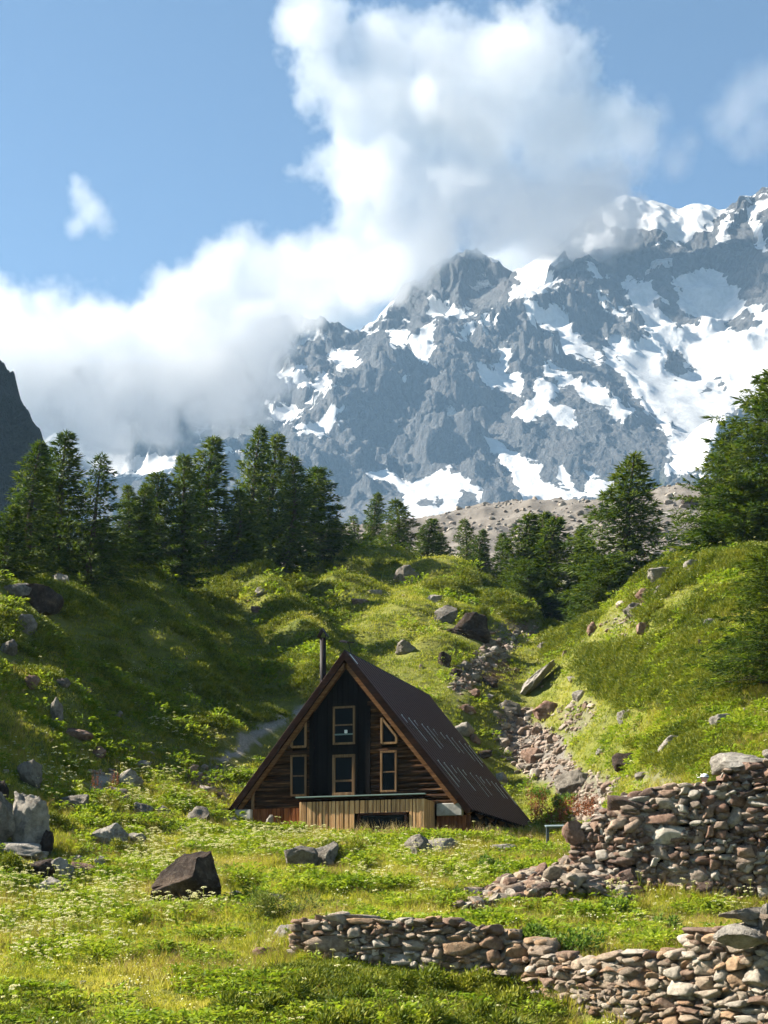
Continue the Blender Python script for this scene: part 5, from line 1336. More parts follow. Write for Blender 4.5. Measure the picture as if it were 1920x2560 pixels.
LIBCOL = {}
def variant(colname, name, parts):
    """a tuft in an unlinked library collection; parts: list of (verts, flat quad faces, material)"""
    if colname not in LIBCOL: LIBCOL[colname] = bpy.data.collections.new(colname)
    co = np.concatenate([p[0] for p in parts]); off = 0; fs, mi = [], []
    for k, (v, f, m) in enumerate(parts):
        fs.append(np.asarray(f) + off); off += len(v); mi += [k] * (len(f) // 4)
    me = fast_mesh(name, co, np.concatenate(fs), 4)
    for p in parts: me.materials.append(p[2])
    me.polygons.foreach_set("material_index", np.array(mi, dtype=np.int32))
    o = bpy.data.objects.new(name, me); LIBCOL[colname].objects.link(o); return o
def scatter(name, colname, pts, scales, label, seed=0, tilt=0.12, align=None):
    """one ground-cover object: library tufts on points"""
    r = np.random.default_rng(seed); n = len(pts)
    me = bpy.data.meshes.new(name); me.vertices.add(n); me.vertices.foreach_set("co", np.ascontiguousarray(pts, np.float32).ravel())
    at = me.attributes.new("sc", 'FLOAT', 'POINT'); at.data.foreach_set("value", np.ascontiguousarray(scales, np.float32))
    ar = me.attributes.new("rot", 'FLOAT_VECTOR', 'POINT')
    rot = np.stack([r.normal(size=n) * tilt, r.normal(size=n) * tilt, r.normal(size=n) * 0.6 + (0 if align else r.random(n) * 6.28)], -1)
    ar.data.foreach_set("vector", np.ascontiguousarray(rot, np.float32).ravel())
    ng = bpy.data.node_groups.new(name, 'GeometryNodeTree')
    ng.interface.new_socket("Geometry", in_out='INPUT', socket_type='NodeSocketGeometry')
    ng.interface.new_socket("Geometry", in_out='OUTPUT', socket_type='NodeSocketGeometry')
    gi = ng.nodes.new("NodeGroupInput"); go = ng.nodes.new("NodeGroupOutput")
    ip = ng.nodes.new("GeometryNodeInstanceOnPoints"); ci = ng.nodes.new("GeometryNodeCollectionInfo")
    ci.inputs["Collection"].default_value = LIBCOL[colname]; ci.inputs["Separate Children"].default_value = True; ci.inputs["Reset Children"].default_value = True
    ip.inputs["Pick Instance"].default_value = True
    rv = ng.nodes.new("FunctionNodeRandomValue"); rv.data_type = 'INT'; rv.inputs[4].default_value = 0; rv.inputs[5].default_value = len(LIBCOL[colname].objects) - 1
    rv.inputs["Seed"].default_value = seed
    na = ng.nodes.new("GeometryNodeInputNamedAttribute"); na.data_type = 'FLOAT'; na.inputs[0].default_value = "sc"
    nr = ng.nodes.new("GeometryNodeInputNamedAttribute"); nr.data_type = 'FLOAT_VECTOR'; nr.inputs[0].default_value = "rot"
    e2r = ng.nodes.new("FunctionNodeEulerToRotation")
    ng.links.new(nr.outputs[0], e2r.inputs[0])
    ng.links.new(gi.outputs[0], ip.inputs["Points"]); ng.links.new(ci.outputs[0], ip.inputs["Instance"])
    ng.links.new(rv.outputs[2], ip.inputs["Instance Index"]); ng.links.new(na.outputs[0], ip.inputs["Scale"]); ng.links.new(e2r.outputs[0], ip.inputs["Rotation"])
    ng.links.new(ip.outputs[0], go.inputs[0])
    o = link(name, me); md = o.modifiers.new("scatter", 'NODES'); md.node_group = ng
    tag(o, label, kind="stuff"); print(name, n); return o

r = np.random.default_rng(91)
for k in range(4):
    variant("short_tufts", "grass_tuft", [(*blades(r, 24, .19, .06, .17, .016, .25, .5), m_grass)])
for k in range(3):
    variant("tall_tufts", "tall_grass_tuft", [(*blades(r, 22, .15, .22, .42, .014, .3, .3), m_grass), (*blades(r, 3, .13, .45, .62, .012, .35, .25), m_straw)])
for k in range(4):
    variant("slope_tufts", "slope_tuft", [(*blades(r, 30, .26, .05, .14, .024, .5, .5), m_slopegrass)])
for k in range(3):   # broad-leaved herbs
    n = 46; a = r.random(n) * 6.283; q = .2 * np.sqrt(r.random(n)); c = np.stack([q * np.cos(a), q * np.sin(a), r.uniform(.02, .26, n)], -1)
    d = np.stack([np.cos(a) + r.normal(size=n) * .5, np.sin(a) + r.normal(size=n) * .5, r.uniform(-.1, .9, n)], -1)
    variant("herbs", "herb", [(*leaf_quads(c, d, np.stack([r.normal(size=n) * .4, r.normal(size=n) * .4, np.ones(n)], -1), r.uniform(.08, .17, n), r.uniform(.035, .07, n), .15), m_herb)])
for k in range(4):   # umbels on stems with divided leaves
    parts = []; vs, fsx, off = [], [], 0
    sv, sf = [], []; nst = r.integers(1, 4)
    for s_ in range(nst):
        bx, by = r.normal(size=2) * .05; h = r.uniform(.36, .62); tx, ty = bx + r.normal() * .08 + .06, by + r.normal() * .08
        w_ = .006
        i0 = len(sv); sv += [(bx - w_, by, 0), (bx + w_, by, 0), (tx + w_ * .6, ty, h), (tx - w_ * .6, ty, h)]; sf += [i0, i0 + 1, i0 + 2, i0 + 3]
        R_ = r.uniform(.035, .08); m_ = 40; aa = r.random(m_) * 6.283; rr = R_ * np.sqrt(r.random(m_))
        cc = np.stack([tx + rr * np.cos(aa), ty + rr * np.sin(aa), h + .035 - 4.0 * rr ** 2 + r.normal(size=m_) * .006], -1)
        dd = np.stack([np.cos(aa * 3), np.sin(aa * 3), r.normal(size=m_) * .3], -1)
        v, f = leaf_quads(cc, dd, np.stack([r.normal(size=m_) * .35, r.normal(size=m_) * .35, np.ones(m_)], -1), .032, .03); vs.append(v); fsx.append(f + off); off += len(v)
    n = 26; a = r.random(n) * 6.283; c = np.stack([r.normal(size=n) * .1, r.normal(size=n) * .1, r.uniform(.03, .3, n)], -1)
    lv, lf = leaf_quads(c, np.stack([np.cos(a), np.sin(a), r.uniform(0, .6, n)], -1), np.stack([r.normal(size=n) * .4, r.normal(size=n) * .4, np.ones(n)], -1), r.uniform(.07, .14, n), r.uniform(.02, .045, n), .1)
    variant("umbels", "cow_parsley", [(np.concatenate(vs), np.concatenate(fsx), m_flower), (np.array(sv), np.array(sf), m_herb), (lv, lf, m_herb)])
for k in range(2):   # small white and pale flowers
    m_ = 14; c = np.stack([r.normal(size=m_) * .14, r.normal(size=m_) * .14, r.uniform(.12, .3, m_)], -1); aa = r.random(m_) * 6.28
    v, f = leaf_quads(c, np.stack([np.cos(aa), np.sin(aa), r.normal(size=m_) * .3], -1), np.stack([r.normal(size=m_) * .5, r.normal(size=m_) * .5 - .3, np.ones(m_)], -1), .036, .036)
    variant("daisies", "small_flower", [(v, f, m_flower)])
for k in range(3):   # juniper / dwarf shrub sprigs
    n = 170; a = r.random(n) * 6.283; q = .3 * np.sqrt(r.random(n)); hz = .20 * (1 - (q / .32) ** 2) * r.uniform(.5, 1.15, n)
    c = np.stack([q * np.cos(a), q * np.sin(a), hz], -1)
    d = np.stack([np.cos(a) * .6 + r.normal(size=n) * .5 + .25, np.sin(a) * .6 + r.normal(size=n) * .5, r.uniform(.1, 1.0, n)], -1)
    variant("juniper_sprigs", "juniper_sprig", [(*leaf_quads(c, d, r.normal(size=(n, 3)), r.uniform(.06, .13, n), r.uniform(.016, .03, n)), m_jun)])
for k in range(2):   # rusty dock spikes
    n = 60; s_ = r.integers(0, 4, n); bx = np.array([-.1, .05, .12, -.02])[s_]; by = np.array([.0, .1, -.06, -.1])[s_]
    c = np.stack([bx + r.normal(size=n) * .012, by + r.normal(size=n) * .012, r.uniform(.3, .75, n)], -1)
    variant("docks", "dock", [(*leaf_quads(c, r.normal(size=(n, 3)), r.normal(size=(n, 3)), .05, .04), m_dock)])
for k in range(3):   # tall brown grass in seed
    variant("seed_grass", "seed_grass", [(*blades(r, 10, .16, .5, .85, .012, .4, .22), m_straw), (*blades(r, 14, .15, .25, .5, .014, .3, .3), m_grass)])

def open_ground(x, y, px, py):
    sc_m = np.maximum.reduce([mask_at("scree", x, y) * 1.5, mask_at("scree", x, y + .8), mask_at("scree", x, y + 1.6) * .6])
    pt_m = np.maximum.reduce([mask_at("path", x, y) * 1.5, mask_at("path", x, y + .8) * 1.2, mask_at("path", x, y + 1.6), mask_at("path", x, y + 2.6) * .8])
    return (1 - np.clip(sc_m, 0, 1)) * (1 - np.clip(pt_m, 0, 1)) * (1 - .75 * mask_at("bare", x, y)) * ~in_hut(x, y, .05) * off_stones(x, y + 0.12)
PATHCLEAR = [(480, 1930), (500, 1890), (680, 1760), (800, 1735), (810, 1790), (720, 1840), (600, 1935)]
def path_free(px, py): return 1 - sstep(-10, 10, poly_sd(px, py, PATHCLEAR))
def lerp_scale(y, a, b): return a + (b - a) * np.clip((y - 30) / 90, 0, 1)
def rs(n, s): return np.random.default_rng(s).uniform(.7, 1.25, n)
def inpoly(px, py, poly, soft=25): return sstep(-soft, soft, poly_sd(px, py, poly))
nzf = lambda x, y, s, sd: fbm(x / s, y / s, 3, sd)
# meadow
p = fan_points(46000, 61, 21, 70, lambda x, y, px, py: open_ground(x, y, px, py) * (1 - .7 * mask_at("jun", x, y)) * (1 - sstep(58, 70, y)), 0.35)
scatter("grass", "short_tufts", p, rs(len(p), 1) * lerp_scale(p[:, 1], .85, 1.6), "short yellow-green grass of the meadow", 1)
p = fan_points(11000, 62, 21, 74, lambda x, y, px, py: open_ground(x, y, px, py) * (1 - .8 * mask_at("jun", x, y)) * sstep(-.15, .35, nzf(x, y, 3.2, 201)) * (1 - sstep(60, 72, y)) * ~((x > -3.5) & (x < 5.2) & (y > 55) & (y < 62)), 0.4)
scatter("grass", "tall_tufts", p, rs(len(p), 2) * lerp_scale(p[:, 1], .75, 1.2), "long wind-blown grass in the meadow", 2)
p = fan_points(6500, 63, 21, 75, lambda x, y, px, py: open_ground(x, y, px, py) * sstep(-.05, .35, nzf(x, y, 2.4, 205)) * path_free(px, py), 0.4)
scatter("herbs", "herbs", p, rs(len(p), 3) * lerp_scale(p[:, 1], .9, 1.7), "broad-leaved green herbs among the grass", 3)
# slopes
p = fan_points(62000, 64, 52, 150, lambda x, y, px, py: open_ground(x, y, px, py) * sstep(54, 66, y) * (1 - .6 * mask_at("jun", x, y)) * (.35 + .65 * path_free(px, py)), 0.5)
scatter("grass", "slope_tufts", p, rs(len(p), 4) * lerp_scale(p[:, 1], .8, 1.6), "tussocky grass covering the hill slopes", 4, 0.15, True)
p = fan_points(22000, 65, 22, 140, lambda x, y, px, py: mask_at("jun", x, y) * (1 - mask_at("scree", x, y)) * ~in_hut(x, y, .3) * off_stones(x, y + .2, 1.1), 0.3)
scatter("juniper_mat", "juniper_sprigs", p, rs(len(p), 5) * lerp_scale(p[:, 1], .85, 2.1), "low dark green juniper and heath mats", 5)
p = fan_points(1300, 66, 60, 140, lambda x, y, px, py: open_ground(x, y, px, py) * sstep(0, .4, nzf(x, y, 4.0, 211)) * path_free(px, py), 0.3)
scatter("herbs", "herbs", p, rs(len(p), 6) * lerp_scale(p[:, 1], 1.2, 2.2), "leafy herbs on the slopes", 6)
# flowers
def umb(x, y, px, py):
    w_ = np.maximum.reduce([inpoly(px, py, [(-100, 2230), (250, 2190), (420, 2230), (560, 2280), (420, 2330), (200, 2420), (-100, 2440)], 40),
        .9 * inpoly(px, py, [(300, 2110), (700, 2070), (900, 2080), (820, 2150), (480, 2150), (560, 2230), (430, 2240), (330, 2180)], 25),
        .75 * inpoly(px, py, [(180, 1990), (340, 1930), (480, 1950), (560, 2040), (380, 2060), (200, 2050)], 25),
        .5 * inpoly(px, py, [(880, 2150), (1180, 2120), (1240, 2200), (1080, 2270), (860, 2230)], 30),
        .35 * inpoly(px, py, [(520, 1850), (620, 1870), (640, 1960), (520, 1960)], 15), .4 * inpoly(px, py, [(0, 1890), (240, 1900), (240, 1990), (0, 2010)], 20),
        .3 * inpoly(px, py, [(380, 1800), (480, 1800), (470, 1880), (380, 1880)], 15),
        .3 * inpoly(px, py, [(1540, 2200), (1900, 2200), (1900, 2300), (1540, 2300)], 15),
        .25 * inpoly(px, py, [(1380, 2020), (1480, 2020), (1480, 2080), (1380, 2080)], 15), .03 + 0 * px])
    return w_ * path_free(px, py) * (1 - inpoly(px, py, [(560, 2050), (1120, 2050), (1120, 2110), (560, 2100)], 6) * .85) * open_ground(x, y, px, py) * (.15 + sstep(-.2, .35, nzf(x, y, 1.4, 221)))
p = fan_points(1900, 67, 24, 80, umb, 0.9)
scatter("flowers", "umbels", p, rs(len(p), 7) * lerp_scale(p[:, 1], .75, 1.1), "cream umbel flowers drifting through the meadow", 7)
p = fan_points(1500, 68, 22, 130, lambda x, y, px, py: open_ground(x, y, px, py) * np.maximum(.12 + .25 * sstep(0, .4, nzf(x, y, 3, 231)), inpoly(px, py, [(120, 2420), (420, 2370), (700, 2350), (720, 2420), (500, 2540), (300, 2560)], 30)), 0.6)
scatter("flowers", "daisies", p, rs(len(p), 8) * lerp_scale(p[:, 1], .9, 1.6), "tiny white flowers dotted over grass", 8)
p = fan_points(220, 69, 56, 72, lambda x, y, px, py: (inpoly(px, py, [(720, 2040), (1340, 2060), (1390, 2110), (1200, 2115), (720, 2085)], 8)) * ~in_hut(x, y, .2), 0.3)
scatter("grass", "seed_grass", p, rs(len(p), 9) * .75, "brown seeding grass along the front of the hut", 9)
p = fan_points(60, 70, 56, 84, lambda x, y, px, py: np.maximum(inpoly(px, py, [(1320, 2010), (1470, 2010), (1480, 2080), (1330, 2080)], 8), inpoly(px, py, [(30, 1990), (120, 1990), (300, 1980), (290, 2010), (60, 2030)], 8)), 0.3)
scatter("dock_plants", "docks", p, rs(len(p), 10) * 1.2, "rusty brown dock spikes in the grass", 10)
# ================================================================== larches and shrubs
m_bark, nt, out = new_mat("larch_bark")
oc = N(nt, "ShaderNodeTexCoord").outputs["Object"]; a = noise(nt, oc, 6, 5, 0.7)
principled(nt, out, ramp(nt, a.outputs[0], [(0.3, (0.035, 0.026, 0.02)), (0.7, (0.12, 0.09, 0.07))]).outputs[0], 0.95, 0.1, bump(nt, a.outputs[0], .8, .05))
m_larch = plant_mat("larch_needles", [(0.22, (0.018, 0.042, 0.005)), (0.5, (0.05, 0.085, 0.009)), (0.78, (0.115, 0.145, 0.016))], 0.45, 0.4)
m_larch2 = plant_mat("light_larch_needles", [(0.22, (0.03, 0.06, 0.007)), (0.5, (0.065, 0.102, 0.011)), (0.78, (0.125, 0.155, 0.022))], 0.45, 0.35)

def larch(seed, H=10.0, W=4.2, low=0.06, wind=0.05, nbr=190, dens=1.0, ragged=0.35, shape=0.85, leaf=(.26, .54), wsc=1.0):
    """returns (trunk mesh data, crown mesh data): trunk with limbs; crown of hanging needle sprays"""
    r = np.random.default_rng(seed)
    tv, tf = [], []
    def tube(pts, rad, n=5):
        b0 = len(tv)
        for i, (p, q) in enumerate(zip(pts, rad)):
            d = unit(np.array(pts[min(i + 1, len(pts) - 1)]) - np.array(pts[max(i - 1, 0)])); s = unit(np.cross(d, [0.3, 1, 0.1])); u = np.cross(s, d)
            for k in range(n):
                a = 6.283 * k / n; tv.append(np.array(p) + (s * math.cos(a) + u * math.sin(a)) * q)
        for i in range(len(pts) - 1):
            for k in range(n):
                tf.extend([b0 + i * n + k, b0 + i * n + (k + 1) % n, b0 + (i + 1) * n + (k + 1) % n, b0 + (i + 1) * n + k])
    zs = np.linspace(-.4, H * .985, 12); bend = r.normal(size=2) * .25
    def axis(z):
        t = z / H
        return np.array([wind * H * t ** 2.2 + bend[0] * math.sin(3 * t), bend[1] * math.sin(2.6 * t), z])
    tube([axis(z) for z in zs], [0.026 * H * (1 - .96 * max(z, 0) / H) ** 1.05 * (1.35 if z <= 0 else 1) + .008 for z in zs], 8)
    C, D, Ln, Wd = [], [], [], []
    ga = r.random() * 6.28
    lobes = r.uniform(1 - ragged, 1 + ragged * .6, 24)
    for i in range(nbr):
        t = low + (1 - low) * (i + r.random()) / nbr
        z = H * t; ga += 2.39996 + r.normal() * .3
        prof = (1 - t) ** shape * (1 if t > low + .1 else .75 + 2.5 * (t - low)) + .02
        a = ga; lob = lobes[int((a % 6.283) / 6.283 * 8) + 8 * int(min(t * 3, 2.99))]
        l = W / 2 * prof * lob * r.uniform(.7, 1.12)
        if r.random() < .06: l *= .4
        e0 = r.uniform(-.05, .35) - .35 * (1 - t) + .25 * t
        base = axis(z); pts = []; n = 7
        ca, sa = math.cos(a), math.sin(a)
        for k in range(n):
            q = k / (n - 1); rad = l * q
            dz = rad * math.tan(e0) - .10 * l * (q ** 2) * (1.2 - t) * 2 + .12 * l * q ** 3
            pts.append(base + np.array([ca * rad + wind * 1.8 * rad * q, sa * rad, dz]))
        tube(pts[:5], [max(.006 * H * (1 - t) * (1 - .8 * k / 5) * .55 + .006, .006) for k in range(5)], 3)
        pts = np.array(pts)
        m = max(6, int(l * 19 * dens))
        q = r.random(m) ** .75; idx = q * (n - 1); i0 = np.minimum(idx.astype(int), n - 2); fr = (idx - i0)[:, None]
        pc = pts[i0] * (1 - fr) + pts[i0 + 1] * fr
        side = np.array([-sa, ca, 0]); out_ = np.array([ca, sa, 0])
        sgn = r.choice([-1., 1.], m)[:, None]
        wsp = (.10 + .22 * l * (1 - q) * .55)[:, None]
        pc = pc + side * sgn * wsp * r.random((m, 1)) + r.normal(size=(m, 3)) * .06
        d = out_ * r.uniform(.2, 1.0, (m, 1)) + side * sgn * r.uniform(.1, 1.0, (m, 1)) + np.array([0, 0, 1]) * (r.normal(size=(m, 1)) * .35 - .30 + .5 * t) + np.array([wind * 5, 0, 0])
        C.append(pc); D.append(d); Ln.append(r.uniform(*leaf, m)); Wd.append(r.uniform(.05, .095, m) * wsc)
        # the tip of the branch
        C.append(np.repeat(pts[-1:], 3, 0)); D.append(out_ + r.normal(size=(3, 3)) * .3 + np.array([wind * 5, 0, .1])); Ln.append(r.uniform(.25, .5, 3)); Wd.append(r.uniform(.06, .1, 3))
    C = np.concatenate(C); D = np.concatenate(D); Ln = np.concatenate(Ln); Wd = np.concatenate(Wd)
    nrm = r.normal(size=C.shape); nrm[:, 2] += .5
    v1, f1 = leaf_quads(C, D, nrm, Ln, Wd, .1)
    v2, f2 = leaf_quads(C, unit(D) + r.normal(size=D.shape) * .35, r.normal(size=C.shape), Ln * .85, Wd, .1)
    cv = np.concatenate([v1, v2]); cf = np.concatenate([f1, f2 + len(v1)])
    return np.array(tv), np.array(tf), cv, cf
ARCH = {}
def arch(key, mat, **kw):
    tv, tf, cv, cf = larch(**kw)
    tm = fast_mesh("trunk", tv, tf, 4, True); tm.materials.append(m_bark)
    cm = fast_mesh("crown", cv, cf, 4); cm.materials.append(mat)
    ARCH[key] = (tm, cm, kw.get("H", 10.0), kw.get("W", 4.2)); print("tree", key, len(cf) // 4)
arch("slim1", m_larch, seed=1, W=4.2, wind=.06, nbr=190, shape=.8)
arch("slim2", m_larch, seed=2, W=4.6, wind=.07, nbr=180, shape=.85, ragged=.45)
arch("slim3", m_larch2, seed=3, W=4.4, wind=.05, nbr=170, shape=.8, ragged=.5)
arch("wide1", m_larch, seed=4, W=6.4, wind=.02, nbr=230, shape=.72, ragged=.4)
arch("wide2", m_larch, seed=5, W=6.8, wind=.03, nbr=240, shape=.68, ragged=.5)
arch("open1", m_larch2, seed=6, W=7.2, wind=.09, nbr=120, shape=.75, ragged=.6, dens=.95)
arch("small1", m_larch2, seed=7, W=5.0, wind=.03, nbr=120, shape=.75, ragged=.45, low=.03)
arch("big1", m_larch, seed=8, W=7.0, wind=.01, nbr=330, shape=.62, ragged=.45, dens=1.9, leaf=(.15, .32), low=.04, wsc=.65)
arch("lone", m_larch2, seed=9, W=6.6, wind=.02, nbr=200, shape=1.0, ragged=.5, dens=1.3, wsc=.85)

def tree(key, px, top, base_py, Y, width, label, group, rot=0.0, mirror=False, cat="larch tree", name="larch_tree"):
    tm, cm, H, W = ARCH[key]
    width *= 1.18 if group is GL else 1.35
    if group is GL: Y = float(np.interp(px, [0, 320, 640, 850], [80, 94, 119, 127]) + (Y - 115) * .6); width *= 1.0
    x = (px - CX) / F * Y
    zt = (HY - top) / F * Y; zb = gz1(x, Y) if base_py is None else min(gz1(x, Y) + 0.0, (HY - base_py) / F * Y + 1.5)
    h = zt - zb; sz = h / H; sw = width / F * Y / W
    e = empty(name, (x, Y, zb), rot); e.scale = (-sw if mirror else sw, sw, sz)
    for nm, me in (("trunk", tm), ("crown", cm)):
        o = bpy.data.objects.new(nm, me); COL.objects.link(o); o.parent = e
    tag(e, label, cat, group); return e
GL = "larches along the crest of the left slope"; GM = "larches in the hollow behind the mounds"; GR = "firs on the right slope"
tree("slim1", 8, 1262, None, 112, 150, "small larch at the very left edge of the crest row", GL, .3)
tree("slim2", 66, 1108, None, 114, 190, "slender larch with narrow swept top, second from the left edge", GL, .2)
tree("slim1", 132, 1086, None, 116, 200, "tall dense larch left of the scraggly windblown one", GL, -.3)
tree("open1", 214, 1138, None, 108, 250, "scraggly windblown larch with open branches streaming to the right", GL, .1)
tree("slim3", 296, 1216, None, 118, 120, "short narrow larch just right of the scraggly windblown one", GL, .5)
tree("slim2", 348, 1222, None, 114, 140, "light green larch filling the gap in the left half of the crest row", GL, -.5)
tree("wide1", 392, 1182, None, 116, 190, "broad larch left of the tallest pair on the crest", GL, .9)
tree("slim3", 440, 1148, None, 112, 170, "larch with a pale sunlit left side, touching the tall swept one", GL, -.2)
tree("slim1", 500, 1094, None, 118, 200, "tall swept larch in the middle of the crest row", GL, .15)
tree("slim3", 566, 1226, None, 110, 150, "lower light green larch between the two tallest crest larches", GL, .7)
tree("slim2", 622, 1072, None, 118, 160, "tallest thin larch of the crest row with a bent tip", GL, .05)
tree("slim1", 664, 1090, None, 121, 170, "tall larch close behind the thin bent-tipped one", GL, -.15)
tree("slim3", 700, 1146, None, 113, 170, "larch with upright pointed crown right of the tallest pair", GL, .35)
tree("wide2", 782, 1172, None, 118, 210, "dark broad round-topped larch at the right end of the crest row", GL, .5)
tree("wide1", 836, 1300, None, 121, 130, "low dark larch under the broad round-topped one", GL, 1.5)
tree("wide1", 250, 1300, None, 113, 190, "low bushy larch below the scraggly windblown one", GL, 2.2)
tree("wide1", 600, 1300, None, 112, 180, "low dark larch below the tallest pair", GL, .2)
tree("slim2", 926, 1234, None, 150, 90, "slim dark larch behind the sunny mound", GM, .3)
tree("slim3", 962, 1250, None, 142, 125, "light green larch on the left side of the sunny mound gap", GM, .8)
tree("slim1", 1064, 1296, None, 138, 110, "dark larch standing beside the grey dome rock", GM, .4)
tree("slim3", 1144, 1298, None, 150, 90, "sparse larch right of the dark one by the dome rock", GM, 1.1)
tree("slim2", 1190, 1326, None, 140, 85, "small larch between two mounds, its tip just below the moraine middle", GM, .2)
tree("small1", 1216, 1366, None, 140, 80, "smallest bushy larch right behind the green mound", GM, 1.9)
tree("slim3", 1102, 1330, None, 146, 80, "short sparse larch between the dark one by the dome rock and the next", GM, 2.2)
tree("slim2", 1252, 1330, None, 142, 95, "slender larch just left of the dark group in the hollow", GM, 1.4)
tree("slim3", 1446, 1318, None, 136, 100, "pale slender larch between the dark group and the big lone larch", GM, 1.7)
tree("small1", 890, 1290, None, 148, 90, "small larch peeping over the left shoulder of the sunny mound", GM, 2.6)
tree("slim1", 1292, 1288, None, 126, 160, "left larch of the dark group in the hollow", GM, -.2)
tree("slim2", 1330, 1284, None, 130, 160, "tallest larch of the dark group in the hollow", GM, .3)
tree("slim1", 1368, 1290, None, 124, 175, "densest dark larch of the group in the hollow", GM, .6)
tree("slim3", 1424, 1326, None, 130, 125, "thin pale larch behind the dark group in the hollow", GM, .5)
tree("wide2", 1310, 1400, None, 122, 170, "low dark larch at the foot of the group in the hollow", GM, 2.0)
tree("small1", 1470, 1362, None, 124, 130, "light bushy larch touching the big lone larch on its left", GM, 2.4)
tree("lone", 1578, 1140, None, 116, 300, "big lone light green larch with a thin spire in front of the moraine", GM, .4)
tree("wide2", 1520, 1390, None, 112, 190, "broad low larch at the left foot of the big lone larch", GM, .3)
tree("big1", 1818, 1088, 1560, 90, 250, "young fir with pointed top at the left side of the right fir group", GR, .4)
tree("big1", 1922, 940, 1560, 86, 430, "tallest dense fir at the right edge of the picture", GR, 1.2)
tree("big1", 2010, 1000, 1560, 82, 330, "dense fir partly beyond the right edge behind the tallest one", GR, 2.1)
tree("wide2", 1840, 1200, 1560, 83, 300, "bushy fir spreading over the grass under the tallest fir", GR, .9)
tree("big1", 1925, 1370, None, 57, 330, "near fir with drooping branches at the right edge above the ruin wall", GR, 2.7)

# ------------------------------------------------------------------ shrubs
m_leaf = plant_mat("shrub_leaves", [(0.25, (0.045, 0.095, 0.014)), (0.5, (0.10, 0.175, 0.022)), (0.75, (0.19, 0.26, 0.04))], 1.2, 0.4)
m_willow = plant_mat("willow_leaves", [(0.25, (0.05, 0.085, 0.016)), (0.5, (0.115, 0.16, 0.028)), (0.75, (0.21, 0.23, 0.05))], 1.2, 0.35)
def shrub(px, pyb, w, h, kind, label, seed=0, loc=None, n=None, group=None, depth=.8):
    g_ = loc or hit(px, pyb)
    if g_ is None: print("no hit", label); return
    k = g_.y / F; Wd, Hd = w * k, h * k * 1.08; r = np.random.default_rng(int(px * 3 + pyb + seed * 17))
    nl = max(5, int(Wd * 4)); lc = np.stack([r.uniform(-.40, .40, nl) * Wd, r.uniform(-.32, .32, nl) * Wd * depth, r.uniform(.12, .62, nl) * Hd], -1)
    lr = r.uniform(.16, .3, nl) * min(Wd, Hd * 1.6)
    leaf = dict(leafy=(.075, .045, m_leaf, 1500), willow=(.07, .026, m_willow, 1700), juniper=(.10, .035, m_jun, 2200))[kind]
    n = n or int(np.clip(leaf[3] * max(Wd * Hd, .25) * 1.2, 400, 14000))
    j = r.integers(0, nl, n); u = unit(r.normal(size=(n, 3))); q = r.random((n, 1)) ** .45
    c = lc[j] + u * q * lr[j][:, None] * np.array([1.05, 1.0, .95]); c[:, 2] = np.abs(c[:, 2]) + .02
    d = u + np.array([.15, 0, .55]) + r.normal(size=(n, 3)) * .45
    v, f = leaf_quads(c, d, r.normal(size=(n, 3)) + np.array([0, 0, .6]), leaf[0] * r.uniform(.7, 1.4, n), leaf[1] * r.uniform(.7, 1.3, n), .1)
    e = empty("juniper_bush" if kind == 'juniper' else "shrub", (g_.x, g_.y + Wd * .15, g_.z - .04))
    link("foliage", fast_mesh("foliage", v, f, 4), leaf[2], e)
    tv, tf = [], []
    for i in range(nl):
        b0 = len(tv); b = np.array([lc[i][0] * .4, lc[i][1] * .4, -.1]); t_ = lc[i] + np.array([0, 0, lr[i] * .4]); s_ = .018
        for p_, q_ in ((b, s_), (t_, s_ * .35)):
            for a in range(4): tv.append(p_ + q_ * np.array([math.cos(a * 1.571), math.sin(a * 1.571), 0]))
        for a in range(4): tf += [b0 + a, b0 + (a + 1) % 4, b0 + 4 + (a + 1) % 4, b0 + 4 + a]
    link("stems", fast_mesh("stems", np.array(tv), np.array(tf), 4), m_bark, e)
    tag(e, label, "juniper" if kind == 'juniper' else "bush", group); return e
shrub(708, 2302, 176, 88, 'willow', "olive willow bush between the big dark boulder and the near wall")
shrub(1405, 2392, 200, 92, 'leafy', "big leafy bush growing right behind the near wall")
shrub(1330, 2360, 80, 50, 'leafy', "smaller leafy bush at the left of the big bush behind the near wall")
shrub(1222, 2186, 92, 66, 'leafy', "leafy bush in the meadow left of the ruin wall")
shrub(1256, 2214, 58, 36, 'leafy', "small bush below the leafy bush left of the ruin wall")
shrub(1132, 2252, 60, 40, 'leafy', "small round bush at the left tip of the rubble pile")
shrub(1538, 2290, 60, 52, 'leafy', "leafy bush in grass at the foot of the ruin wall")
shrub(1682, 2336, 72, 60, 'leafy', "leafy bush on the terrace right of the big bush")
shrub(1600, 2310, 70, 36, 'leafy', "low leafy bush in the middle of the terrace")
shrub(1790, 2286, 70, 36, 'leafy', "low bush at the right end of the terrace")
shrub(1410, 2030, 84, 50, 'leafy', "green bush right of the lower roof edge")
shrub(1360, 2000, 50, 34, 'leafy', "small green bush behind the lower roof corner")
shrub(25, 2198, 90, 70, 'juniper', "dark juniper bush cut by the left edge below the tall pale boulder")
shrub(156, 2078, 92, 50, 'juniper', "bright green juniper mound right of the tall pale boulder")
shrub(350, 2082, 104, 36, 'juniper', "low juniper cushion above the cracked pale boulder")
shrub(318, 2142, 104, 42, 'juniper', "low juniper below the cracked pale boulder")
shrub(852, 2150, 104, 56, 'juniper', "juniper growing on the rocks in front of the hut")
shrub(1165, 1540, 130, 34, 'juniper', "juniper crown on top of the huge dark outcrop")
shrub(1120, 1480, 120, 36, 'juniper', "juniper cushion on the mound left of the dark outcrop")
shrub(945, 1432, 130, 36, 'juniper', "bright cushion on the top of the sunny mound")
